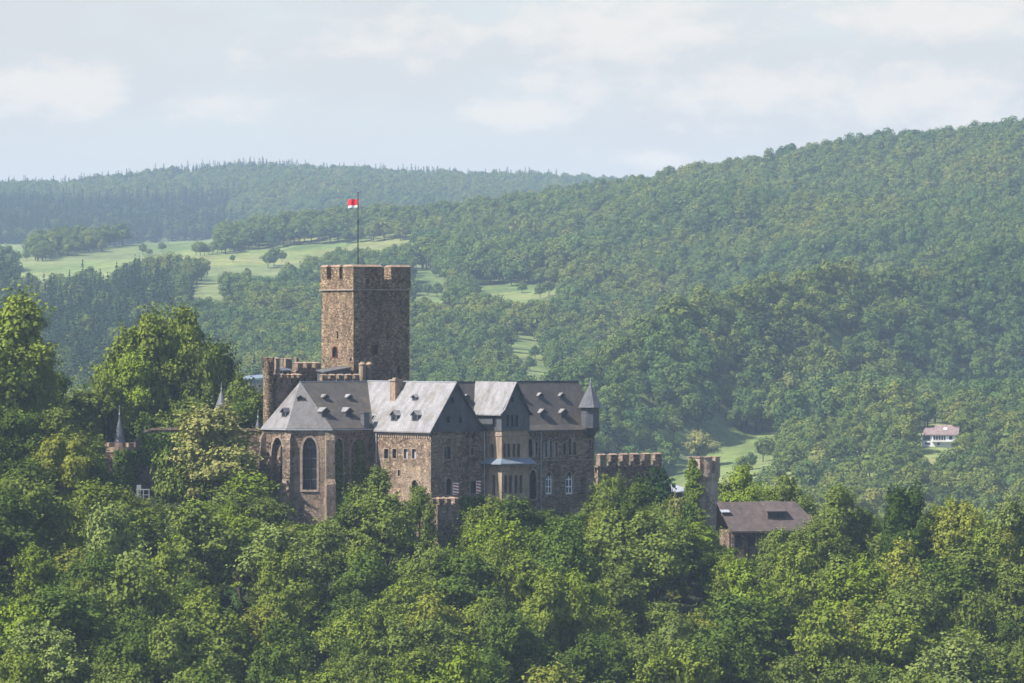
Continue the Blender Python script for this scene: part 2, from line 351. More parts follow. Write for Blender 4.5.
def broad_points(R, H, trunk_h, lobes, clumps, leaves, clump_r, shoots=5, narrow=1.0):
    """leaf positions and normals for a lobed, clumpy crown of radius R and total height H"""
    ch = (H - trunk_h) / 2; c0 = np.array([0, 0, trunk_h + ch]); P, Nn = [], []
    ld = sph(lobes, -.75); ld[0] = (0.1, 0, 1); k = rng.uniform(.36, .68, lobes)
    lc = c0 + ld * k[:, None] * np.array([R, R, ch]); lr = rng.uniform(.32, .47, lobes)
    per = max(1, clumps // lobes)
    for i in range(lobes):
        cd = sph(per, -.6) * .6 + ld[i] * .35 + sph(per, -.8) * .5; cd /= np.linalg.norm(cd, axis=1, keepdims=True)
        cc = lc[i] + cd * lr[i] * np.array([R, R, ch]) * rng.uniform(.82, 1.08, (per, 1))
        for j in range(per):
            cr = clump_r * rng.uniform(.65, 1.35)
            d = sph(leaves, -.55)
            q = cc[j] + d * cr * np.array([1.0, 1.0, .92]) * rng.uniform(.7, 1.1, (leaves, 1))
            P.append(q); Nn.append(d * .9 + np.array([0, 0, .22]) + cd[j] * .35 + rng.normal(size=(leaves, 3)) * .33)
            for _ in range(shoots):
                sd_ = sph(1, -.15)[0] * .7 + cd[j] * .6; m = 7
                t = np.linspace(.9, rng.uniform(1.35, 1.75), m)[:, None]
                q = cc[j] + sd_ * cr * t * np.array([1, 1, .85]) + rng.normal(size=(m, 3)) * .11 * cr
                P.append(q); Nn.append(np.tile(sd_ * .4 + np.array([0, 0, .7]), (m, 1)) + rng.normal(size=(m, 3)) * .45)
    # inner foliage fills the lobes and keeps the heart of the crown shaded
    for i in range(lobes):
        m = max(6, int(leaves * per * .11)); d = sph(m) * rng.uniform(.2, 1, (m, 1)) ** .5
        P.append(lc[i] + d * lr[i] * .8 * np.array([R, R, ch])); Nn.append(d + rng.normal(size=(m, 3)) * .5)
    nin = sum(len(p) for p in P[-lobes:]); big = sum(len(p) for p in P) - nin
    P = np.concatenate(P); Nn = np.concatenate(Nn); SZ.append(np.concatenate([np.ones(big), np.full(nin, 2.0)]))
    P[:, 0] *= narrow; P[:, 1] *= narrow
    return P, Nn, c0, ch, lc
def far_points(R, H, th, clumps, leaves, cr):
    ch = (H - th) / 2; c0 = np.array([0, 0, th + ch]); P, Nn = [], []
    d0 = sph(clumps, -.6); d0[0] = (0, 0, 1)
    for i in range(clumps):
        c = c0 + d0[i] * np.array([R - cr * .8, R - cr * .8, ch - cr * .7]) * rng.uniform(.7, 1.08); r = cr * rng.uniform(.7, 1.25)
        d = sph(leaves, -.7); P.append(c + d * r * np.array([1, 1, .85]) * rng.uniform(.8, 1.12, (leaves, 1))); Nn.append(d + np.array([0, 0, .15]) + rng.normal(size=(leaves, 3)) * .28)
    m = 60; d = sph(m); P.append(c0 + d * np.array([R, R, ch]) * .55); Nn.append(d)  # outsized leaves hidden inside, added to block light through the crown
    SZ.append(np.concatenate([np.ones(clumps * leaves), np.full(m, 2.6)]))
    return np.concatenate(P), np.concatenate(Nn), c0, ch, None
SZ = []
def trunk_geo(H, trunk_h, lc, r=.32):
    v, f = [], []
    tube(v, f, (0, 0, -1.5), (0, 0, trunk_h + .5), r, r * .72); tube(v, f, (0, 0, trunk_h), (0, 0, H * .72), r * .7, r * .25)
    for c in lc[:7]: tube(v, f, (0, 0, trunk_h * rng.uniform(.9, 1.3)), tuple(c), r * .42, r * .1, 5)
    return np.array(v), f
def conifer_points(R, H, layers, per, droop=.35):
    P, Nn = [], []
    for i in range(layers):
        t = (i + rng.uniform(-.3, .3)) / layers; z = H * (.08 + .92 * t); r = R * (1 - t) ** .8 + .12
        nb = max(4, int(per * (1 - t) + 3))
        for a in rng.uniform(0, 2 * math.pi, nb):
            k = max(2, int(7 * (1 - t) + 2)); s = np.linspace(.15, rng.uniform(.75, 1.1), k)[:, None]
            d = np.array([math.cos(a), math.sin(a), -droop])
            P.append(np.array([0, 0, z]) + d * s * r + rng.normal(size=(k, 3)) * .1); Nn.append(np.tile([d[0] * .5, d[1] * .5, .8], (k, 1)) + rng.normal(size=(k, 3)) * .45)
    P.append(np.stack([np.zeros(6), np.zeros(6), np.linspace(H * .9, H * 1.01, 6)], 1)); Nn.append(rng.normal(size=(6, 3)))
    return np.concatenate(P), np.concatenate(Nn)

M['leaf'] = leaf_mat('leaf_green', (.086, .122, .023), (.142, .176, .036), (1.5, 1.6, .6), True)
M['leaf_far'] = leaf_mat('forest_leaf', (.078, .112, .030), (.112, .144, .042), (1.4, 1.5, .6))
M['needle'] = leaf_mat('needle_green', (.022, .045, .020), (.04, .07, .028), (1.2, 1.4, .6), True)
M['needle_far'] = leaf_mat('forest_needle', (.020, .042, .024), (.036, .062, .030), (1.2, 1.3, .7))

PROTO = {}                                   # kind -> list of (crown mesh, trunk mesh, R, H)
def proto_broad(key, n, R, H, th, lobes, clumps, leaves, leaf, cr, shoots=5, mats=('leaf',), narrow=1.0):
    PROTO[key] = []
    for _ in range(n):
        P, Nn, c0, ch, lc = broad_points(R, H, th, lobes, clumps, leaves, cr, shoots, narrow)
        top = np.percentile(P[:, 2], 99.7); rad = np.percentile(np.hypot(P[:, 0], P[:, 1]), 97)
        cm = leaf_mesh('crown', P, Nn, leaf * SZ[-1], [M['leaf'], M['bark']])
        tv, tf = trunk_geo(H, th, lc); tm = bpy.data.meshes.new('trunk'); tm.from_pydata([tuple(x) for x in tv], [], tf); tm.materials.append(M['bark'])
        PROTO[key].append((cm, tm, rad, top))
proto_broad('oak', 6, 5.0, 13, 1.6, 8, 72, 150, .37, 1.2)
proto_broad('ash', 4, 4.4, 14, 1.6, 10, 90, 85, .34, .95, 7)
proto_broad('young', 3, 3.2, 10, .6, 7, 56, 100, .33, 1.0, 7)
proto_broad('bush', 3, 2.6, 4.6, .2, 7, 42, 80, .36, .8, 4)
PROTO['yew'] = []
for _ in range(2):
    v = sph(60, -1); P, Nn = [], []
    for k in range(26):
        a = rng.uniform(0, 6.28); rr = rng.uniform(0, 1.5); h = rng.uniform(5.5, 10) * (1 - rr * .18)
        z = np.linspace(.4, h, 120); w = .75 * np.sin(np.clip((z / h), 0, 1) ** .7 * math.pi) ** .6 + .1
        t = rng.uniform(0, 6.28, 120); P.append(np.stack([math.cos(a) * rr * (.6 + z / h * .6) + np.cos(t) * w, math.sin(a) * rr * (.6 + z / h * .6) + np.sin(t) * w, z], 1))
        Nn.append(np.stack([np.cos(t), np.sin(t), np.full(120, .5)], 1) + rng.normal(size=(120, 3)) * .4)
    P = np.concatenate(P); Nn = np.concatenate(Nn); cm = leaf_mesh('crown', P, Nn, .36, [M['needle'], M['bark']])
    tv, tf = [], []; tube(tv, tf, (0, 0, -1), (0, 0, 6), .3, .1); tm = bpy.data.meshes.new('trunk'); tm.from_pydata(tv, [], tf); tm.materials.append(M['bark'])
    PROTO['yew'].append((cm, tm, 2.6, 9.6))

FAR = {'broad': [], 'conifer': []}
for k in range(6):
    P, Nn, c0, ch, lc = far_points(5.4 + .3 * (k % 3), 12.5, .8, 17 + k, 72, 2.0)
    tv, tf = [], []; tube(tv, tf, (0, 0, -2), (0, 0, 8), .35, .15, 5)
    FAR['broad'].append(leaf_mesh('crown', P, Nn, .78 * SZ[-1], [M['leaf_far'], M['bark']], (np.array(tv), tf)))
for k in range(4):
    P, Nn = conifer_points(3.7 + .5 * (k % 2), 16.5 + k, 15, 8)
    tv, tf = [], []; tube(tv, tf, (0, 0, -2), (0, 0, 14), .28, .08, 5)
    FAR['conifer'].append(leaf_mesh('crown', P, Nn, 1.0, [M['needle_far'], M['bark']], (np.array(tv), tf)))

TINTS = {'fresh': ((1.0, 1.0, 1.0), 'fresh green'), 'bright': ((1.2, 1.17, .9), 'bright green'), 'dark': ((.60, .70, .62), 'dark green'),
         'yellow': ((1.5, 1.28, 1.05), 'yellow-green'), 'golden': ((2.1, 1.62, 2.7), 'golden-green'), 'grey': ((1.35, 1.3, 1.7), 'grey-green'),
         'lime': ((1.25, 1.3, .7), 'lime green'), 'deep': ((.38, .50, .42), 'very dark green')}
USED = {}
def where(px, py):
    if px < 100 and py < 470: r = 'beyond the castle hill edge'
    elif px < 268 and py < 500: r = 'by the ruined wall'
    elif px < 268: r = 'below the ruined wall'
    elif px < 372: r = 'below the chapel'
    elif px < 500: r = 'below the gabled wing'
    elif px < 600: r = 'below the long hall'
    elif px < 690: r = 'below the battlement wall'
    elif px < 830: r = 'below the brown-roofed cottage'
    else: r = 'right of the cottage'
    return r
def unique(label):
    USED[label] = USED.get(label, 0) + 1
    return label if USED[label] == 1 else None
def loc_words(px, py):
    return f'{int(round(px / 10.24))} percent across and {int(round(py / 6.83))} down'
def put_tree(px, Y, top_py=None, width_px=None, kind='oak', tint='fresh', label=None, h=None, base_z=None, pick=None):
    """a tree standing on the terrain in direction px at distance Y"""
    X = (px - CX) / FPX * Y; z = float(terrain_z(np.array([px]), np.array([Y]))[0]) if base_z is None else base_z
    lst = PROTO[kind]; cm, tm, R, H = lst[pick if pick is not None else random.randrange(len(lst))]
    if top_py is not None: h = (HZ - top_py) / FPX * Y - z
    sz = h / H; sx = (width_px / 2 * Y / FPX) / R if width_px else sz * random.uniform(.9, 1.15)
    name = 'shrub' if kind == 'bush' else ('yew_tree' if kind == 'yew' else 'broadleaf_tree')
    root = empty(name, (X, Y, z), random.uniform(0, 6.28)); root.scale = (sx, sx, sz)
    c = bpy.data.objects.new('crown', cm); t = bpy.data.objects.new('trunk', tm)
    for o in (c, t): COL.objects.link(o); o.parent = root
    rgb, word = TINTS[tint]; j = random.uniform(.88, 1.12)
    c.color = (rgb[0] * j, rgb[1] * j, rgb[2] * j, 1)
    cpy = HZ - (z + h * .6) * FPX / Y
    noun = {'shrub': 'shrub', 'yew_tree': 'yew tree', 'broadleaf_tree': 'broadleaf tree'}[name]
    lab = label or f'{word} {noun} {where(px, cpy)}, {loc_words(px, cpy)}'
    k = 0
    while not unique(lab) and k < 5:
        lab = f'{word} {noun} {where(px, cpy)}, {loc_words(px + 6 * (k + 1), cpy + 4 * (k + 1))}'; k += 1
    tag(root, lab, 'shrub' if name == 'shrub' else 'tree', {'shrub': 'shrubs on the castle hill', 'yew_tree': 'yews by the battlement wall', 'broadleaf_tree': 'broadleaf trees on the castle hill'}[name])
    return root

# ------------------------------------------------------------------ castle
# local frame: a runs right-and-away along the long hall, b runs left-and-away, z up; turned 38 degrees
ROT = math.radians(38); CA, SA = math.cos(ROT), math.sin(ROT)
K0 = W(431, 0, 790); KX, KYY = K0.x, 790.0
def LW(a, b): return (KX + a * CA - b * SA, KYY + a * SA + b * CA)
def Zat(py, a, b): return (HZ - py) / FPX * LW(a, b)[1]
def PXof(a, b):
    x, y = LW(a, b); return CX + FPX * x / y
def on_line(px, A, B):
    k = (px - CX) / FPX; (x0, y0), (x1, y1) = LW(*A), LW(*B)
    return -(x0 - k * y0) / ((x1 - x0) - k * (y1 - y0))
class MB:
    def __init__(s): s.v, s.f, s.m = [], [], []
    def poly(s, pts, mi=0):
        b = len(s.v); s.v += [tuple(p) for p in pts]; s.f.append(tuple(range(b, b + len(pts)))); s.m.append(mi)
    def box(s, a0, a1, b0, b1, z0, z1, mi=0):
        s.prism([(a0, b0), (a1, b0), (a1, b1), (a0, b1)], z0, z1, mi)
    def prism(s, base, z0, z1, mi=0, top=True, bottom=True):
        n = len(base); b = len(s.v)
        s.v += [(x, y, z0) for x, y in base] + [(x, y, z1) for x, y in base]
        for i in range(n): s.f.append((b + i, b + (i + 1) % n, b + n + (i + 1) % n, b + n + i)); s.m.append(mi)
        if top: s.f.append(tuple(b + n + i for i in range(n))); s.m.append(mi)
        if bottom: s.f.append(tuple(b + i for i in reversed(range(n)))); s.m.append(mi)
    def slab(s, pts, t=.25, mi=0):
        n = len(pts); b = len(s.v); s.v += [tuple(p) for p in pts] + [(p[0], p[1], p[2] - t) for p in pts]
        s.f.append(tuple(b + i for i in range(n))); s.f.append(tuple(b + n + i for i in reversed(range(n)))); s.m += [mi, mi]
        for i in range(n): s.f.append((b + (i + 1) % n, b + i, b + n + i, b + n + (i + 1) % n)); s.m.append(mi)
    def cone(s, c, r, z0, z1, k=12, mi=0, r1=0.0):
        b = len(s.v)
        for i in range(k):
            t = 2 * math.pi * (i + .5) / k; s.v.append((c[0] + r * math.cos(t), c[1] + r * math.sin(t), z0))
        if r1 <= 0:
            s.v.append((c[0], c[1], z1))
            for i in range(k): s.f.append((b + i, b + (i + 1) % k, b + k)); s.m.append(mi)
        else:
            for i in range(k):
                t = 2 * math.pi * (i + .5) / k; s.v.append((c[0] + r1 * math.cos(t), c[1] + r1 * math.sin(t), z1))
            for i in range(k): s.f.append((b + i, b + (i + 1) % k, b + k + (i + 1) % k, b + k + i)); s.m.append(mi)
            s.f.append(tuple(b + k + i for i in range(k))); s.m.append(mi)
        s.f.append(tuple(b + i for i in reversed(range(k)))); s.m.append(mi)
    def cyl(s, c, r, z0, z1, k=16, mi=0): s.cone(c, r, z0, z1, k, mi, r)
    def build(s, name, mats, parent, base=(0, 0, 0)):
        v = [(x - base[0], y - base[1], z - base[2]) for x, y, z in s.v]
        return link_mesh(name, v, s.f, [M[m] for m in (mats if isinstance(mats, (list, tuple)) else [mats])], parent, s.m)

class Thing:
    def __init__(s, name, label, cat, a, b, z, group=None):
        x, y = LW(a, b); s.base = (a, b, z); s.root = empty(name, (x, y, z), ROT); tag(s.root, label, cat, group)
    def part(s, mb, name, mats, parent=None): return mb.build(name, mats, parent or s.root, s.base)
def arch_poly(kind, s0, s1, z0, z1):
    if kind == 'rect': return [(s0, z0), (s1, z0), (s1, z1), (s0, z1)]
    w = s1 - s0; c = (s0 + s1) / 2; pts = [(s0, z0), (s1, z0)]
    if kind == 'round':
        zc = z1 - w / 2
        pts += [(c + w / 2 * math.cos(t), zc + w / 2 * math.sin(t)) for t in np.linspace(0, math.pi, 9)]
    else:
        hh = min((z1 - z0) * .45, w * .95); zc = z1 - hh
        pts += [(s1 - (1 - math.cos(t)) * w * .5 / 1 * 1.0 if False else s1 - w / 2 * (1 - math.cos(t * math.pi / 2)) , zc + hh * math.sin(t * math.pi / 2)) for t in np.linspace(0, 1, 6)]
        pts += [(s0 + w / 2 * (1 - math.cos(t * math.pi / 2)), zc + hh * math.sin(t * math.pi / 2)) for t in np.linspace(1, 0, 6)[1:]]
    return pts
def facade(T, mb, A, B, z0, z1, feats=(), mi=0, top=None, depth=.4, stone='dress', glass='glass'):
    """wall face from A to B (left to right as seen) with real openings; feats: (kind, pxl, pxr, pyt, pyb, opts)"""
    A, B = np.array(A, float), np.array(B, float); Ln = np.linalg.norm(B - A); d = (B - A) / Ln; n = np.array([d[1], -d[0]])
    def P(s, z, o=0.0): q = A + d * s + n * o; return (q[0], q[1], z)
    outer = [(0, z0), (Ln, z0), (Ln, z1), (0, z1)] if top is None else top
    loops = [[Vector((s, z, 0)) for s, z in outer]]; holes = []
    for f in feats:
        kind, pl, pr, pt, pb = f[:5]; o = f[5] if len(f) > 5 else {}
        sl, sr = on_line(pl, A, B) * Ln, on_line(pr, A, B) * Ln; q = A + d * (sl + sr) / 2
        zt, zb = Zat(pt, *q), Zat(pb, *q)
        sl, sr = max(.05, sl), min(Ln - .05, sr)
        hp = arch_poly(kind, sl, sr, zb, zt); clean = []
        for p in hp:
            if not clean or abs(p[0] - clean[-1][0]) + abs(p[1] - clean[-1][1]) > 1e-4: clean.append(p)
        holes.append((clean, o, sl, sr, zb, zt, kind)); loops.append([Vector((s, z, 0)) for s, z in clean])
    flat = [p for l in loops for p in l]; tris = tessellate_polygon(loops); b = len(mb.v)
    mb.v += [P(p[0], p[1]) for p in flat]
    for t in tris:
        p0, p1, p2 = (flat[i] for i in t); cr = (p1[0] - p0[0]) * (p2[1] - p0[1]) - (p1[1] - p0[1]) * (p2[0] - p0[0])
        mb.f.append(tuple(b + i for i in (t if cr > 0 else reversed(t)))); mb.m.append(mi)
    for hp, o, sl, sr, zb, zt, kind in holes:
        dp = o.get('depth', depth); k = len(hp)
        for i in range(k):
            p, q = hp[i], hp[(i + 1) % k]; mb.poly([P(*p), P(*q), P(*q, -dp), P(*p, -dp)], mi)
        wname = o.get('name', 'window'); w = MB(); st = o.get('surround', .16)
        if st:
            c = ((sl + sr) / 2, (zb + zt) / 2); ww, hh = sr - sl, zt - zb
            op = [((p[0] - c[0]) * (1 + 2 * st / ww) + c[0], (p[1] - c[1]) * (1 + 2 * st / hh) + c[1]) for p in hp]
            for i in range(k):
                p, q, pp, qq = hp[i], hp[(i + 1) % k], op[i], op[(i + 1) % k]
                w.poly([P(*pp, .07), P(*qq, .07), P(*q, .07), P(*p, .07)]); w.poly([P(*pp, 0), P(*qq, 0), P(*qq, .07), P(*pp, .07)])
                w.poly([P(*p, .07), P(*q, .07), P(*q, -.12), P(*p, -.12)])
        bw = o.get('bar', .09); fm = o.get('frame', 'dress')
        def bar(s0, s1, za, zc, off=-dp + .16):
            w.poly([P(s0, za, off), P(s1, za, off), P(s1, zc, off), P(s0, zc, off)], 1)
            w.poly([P(s0, za, off - .1), P(s0, za, off), P(s0, zc, off), P(s0, zc, off - .1)], 1); w.poly([P(s1, za, off), P(s1, za, off - .1), P(s1, zc, off - .1), P(s1, zc, off)], 1)
        for m_ in range(o.get('mull', 0)):
            s = sl + (sr - sl) * (m_ + 1) / (o['mull'] + 1); bar(s - bw / 2, s + bw / 2, zb, zt - (sr - sl) * (.5 if kind != 'rect' else 0))
        for m_ in range(o.get('trans', 0)):
            z = zb + (zt - zb) * (m_ + 1) / (o['trans'] + 1); bar(sl, sr, z - bw / 2, z + bw / 2)
        if o.get('rim'):
            r_ = o['rim']; bar(sl, sl + r_, zb, zt - (.3 if kind != 'rect' else 0)); bar(sr - r_, sr, zb, zt - (.3 if kind != 'rect' else 0)); bar(sl, sr, zb, zb + r_)
        if o.get('tracery'):
            wd = sr - sl; zc = zt - wd * .95
            for c_ in (sl + wd * .27, sl + wd * .73):
                for t0, t1 in zip(np.linspace(0, math.pi, 9)[:-1], np.linspace(0, math.pi, 9)[1:]):
                    r = wd * .24; a_ = (c_ + r * math.cos(t0), zc + r * 1.5 * math.sin(t0)); b_ = (c_ + r * math.cos(t1), zc + r * 1.5 * math.sin(t1))
                    w.poly([P(a_[0], a_[1] - .07, -dp + .16), P(b_[0], b_[1] - .07, -dp + .16), P(b_[0], b_[1] + .09, -dp + .16), P(a_[0], a_[1] + .09, -dp + .16)], 1)
            for t0, t1 in zip(np.linspace(0, 2 * math.pi, 11)[:-1], np.linspace(0, 2 * math.pi, 11)[1:]):
                r = wd * .17; zo = zt - wd * .5
                w.poly([P((sl + sr) / 2 + r * math.cos(t0), zo + r * math.sin(t0), -dp + .17), P((sl + sr) / 2 + r * math.cos(t1), zo + r * math.sin(t1), -dp + .17),
                        P((sl + sr) / 2 + r * 1.4 * math.cos(t1), zo + r * 1.4 * math.sin(t1), -dp + .17), P((sl + sr) / 2 + r * 1.4 * math.cos(t0), zo + r * 1.4 * math.sin(t0), -dp + .17)], 1)
        if o.get('sill'):
            w.v += []; 
            w.poly([P(sl - .25, zb - .02, .2), P(sr + .25, zb - .02, .2), P(sr + .25, zb + .02, .0), P(sl - .25, zb + .02, .0)]); w.poly([P(sl - .25, zb - .3, .2), P(sr + .25, zb - .3, .2), P(sr + .25, zb - .02, .2), P(sl - .25, zb - .02, .2)])
        pane = MB(); pane.poly([P(*p, -dp + .03) for p in hp])
        if w.f:
            wo = T.part(w, wname, [o.get('stone', stone), fm])
            T.part(pane, 'door_leaf' if wname == 'door' else 'pane', o.get('glass', glass), wo)
        else:
            T.part(pane, wname, o.get('glass', glass))
    return P, Ln
def side(mb, A, B, z0, z1, mi=0): mb.poly([(A[0], A[1], z0), (B[0], B[1], z0), (B[0], B[1], z1), (A[0], A[1], z1)], mi)
def corbel_row(mb, A, B, z, n, size=.35, out=.3, h=.5, mi=0):
    A, B = np.array(A, float), np.array(B, float); d = (B - A) / np.linalg.norm(B - A); nn = np.array([d[1], -d[0]])
    for i in range(n):
        c = A + (B - A) * (i + .5) / n; p = c - d * size / 2; q = c + d * size / 2
        mb.prism([tuple(p), tuple(p + nn * out)[:2], tuple(q + nn * out), tuple(q)][::-1], z - h, z, mi)
def strip(mb, A, B, z0, z1, out, mi=0):
    A, B = np.array(A, float), np.array(B, float); d = (B - A) / np.linalg.norm(B - A); nn = np.array([d[1], -d[0]])
    mb.prism([tuple(A + nn * out), tuple(B + nn * out), tuple(B - nn * .02), tuple(A - nn * .02)], z0, z1, mi)
def merlons(mb, A, B, z0, h, spans, thick=.8, mi=0, cap=1, caph=.25, over=.08):
    """merlons between fractional spans on the wall A-B, each with a little sloping cap"""
    A, B = np.array(A, float), np.array(B, float); L = np.linalg.norm(B - A); d = (B - A) / L; nn = np.array([d[1], -d[0]])
    for t0, t1 in spans:
        p, q = A + d * L * t0, A + d * L * t1
        mb.prism([tuple(p), tuple(q), tuple(q - nn * thick), tuple(p - nn * thick)], z0, z0 + h, mi)
        p2, q2 = p - d * over + nn * over, q + d * over + nn * over; r2, s2 = q + d * over - nn * (thick + over), p - d * over - nn * (thick + over)
        m0, m1 = p - nn * thick / 2, q - nn * thick / 2; zb = z0 + h; b = len(mb.v)
        mb.v += [(*p2, zb), (*q2, zb), (*r2, zb), (*s2, zb), (*(m0 + d * .1), zb + caph * 1.6), (*(m1 - d * .1), zb + caph * 1.6)]
        for f in ((0, 1, 5, 4), (1, 2, 5), (2, 3, 4, 5), (3, 0, 4), (3, 2, 1, 0)): mb.f.append(tuple(b + i for i in f)); mb.m.append(cap)
def even(n, duty=.6): return [((i + (1 - duty) / 2) / n, (i + (1 + duty) / 2) / n) for i in range(n)]
def roof_pt(px, py, P0, n):
    """point of the ray through (px, py) on the plane through P0 with normal n, in local coordinates"""
    dx, dy, dz = (px - CX) / FPX, 1.0, (HZ - py) / FPX
    # local = R^-1 (world - K)
    def loc(x, y): X, Y = x - KX, y - KYY; return (X * CA + Y * SA, -X * SA + Y * CA)
    o = loc(0, 0); e = loc(dx, dy); d = (e[0] - o[0], e[1] - o[1], dz)
    t = ((P0[0] - o[0]) * n[0] + (P0[1] - o[1]) * n[1] + P0[2] * n[2]) / (d[0] * n[0] + d[1] * n[1] + d[2] * n[2])
    return (o[0] + d[0] * t, o[1] + d[1] * t, d[2] * t)
def dormer(T, roof, px, py, P0, n, out, w=1.5, h=1.3, roofm='slate', wallm='slate_hung', lift=.35):
    """small gabled dormer whose window face points along `out` (unit, horizontal); (px, py) is the foot of its window"""
    q = roof_pt(px, py, P0, n); n_h = math.hypot(n[0], n[1]); pitch = n[2] / n_h   # horizontal run per unit rise
    a = np.array(q[:2]); o = np.array(out); s = np.array([-o[1], o[0]])
    z0 = q[2]; run = (h + lift) * pitch
    f = a + o * .05
    def P(u, v, z): r = f + s * u - o * v; return (r[0], r[1], z)
    m = MB(); hw = w / 2
    m.poly([P(-hw, 0, z0), P(hw, 0, z0), P(hw, 0, z0 + h * .62), P(0, 0, z0 + h), P(-hw, 0, z0 + h * .62)], 1)
    m.poly([P(-hw, h * .62 * pitch, z0 + h * .62), P(-hw, 0, z0), P(-hw, 0, z0 + h * .62)], 1); m.poly([P(hw, 0, z0), P(hw, h * .62 * pitch, z0 + h * .62), P(hw, 0, z0 + h * .62)], 1)
    e = .18; ze = z0 + h * .62 - e * .4
    for sg in (-1, 1):
        pts = [P(sg * (hw + e), -.25, ze), P(0, -.25, z0 + h + .05), P(0, h * pitch + .1, z0 + h + .05), P(sg * (hw + e), (ze - z0) * pitch + .1, ze)]
        m.slab(pts if sg > 0 else pts[::-1], .1, 0)
    dm = T.part(m, 'dormer', [roofm, wallm], roof)
    g = MB(); g.poly([P(-hw * .6, -.02, z0 + .18), P(hw * .6, -.02, z0 + .18), P(hw * .6, -.02, z0 + h * .62), P(-hw * .6, -.02, z0 + h * .62)])
    return dm, g
def put_dormer(T, roof, *a, **k):
    dm, g = dormer(T, roof, *a, **k)
    # the pane belongs to the same dormer mesh (deepest level reached)
    me = dm.data; base = T.base; me.materials.append(M['glass'])
    import bmesh
    bm = bmesh.new(); bm.from_mesh(me); vs = [bm.verts.new((v[0] - base[0], v[1] - base[1], v[2] - base[2])) for v in g.v]; fc = bm.faces.new(vs); fc.material_index = 2; bm.to_mesh(me); bm.free()
ZE, ZR, ZB = (HZ - 431) / FPX * 792, (HZ - 383) / FPX * 795, (HZ - 560) / FPX * 790       # eave, ridge, foot
ZC = (HZ - 428) / FPX * 800                                                              # chapel eave
nA = (0, -1)     # outward of walls that look right-and-near
nB = (-1, 0)     # outward of walls that look left-and-near

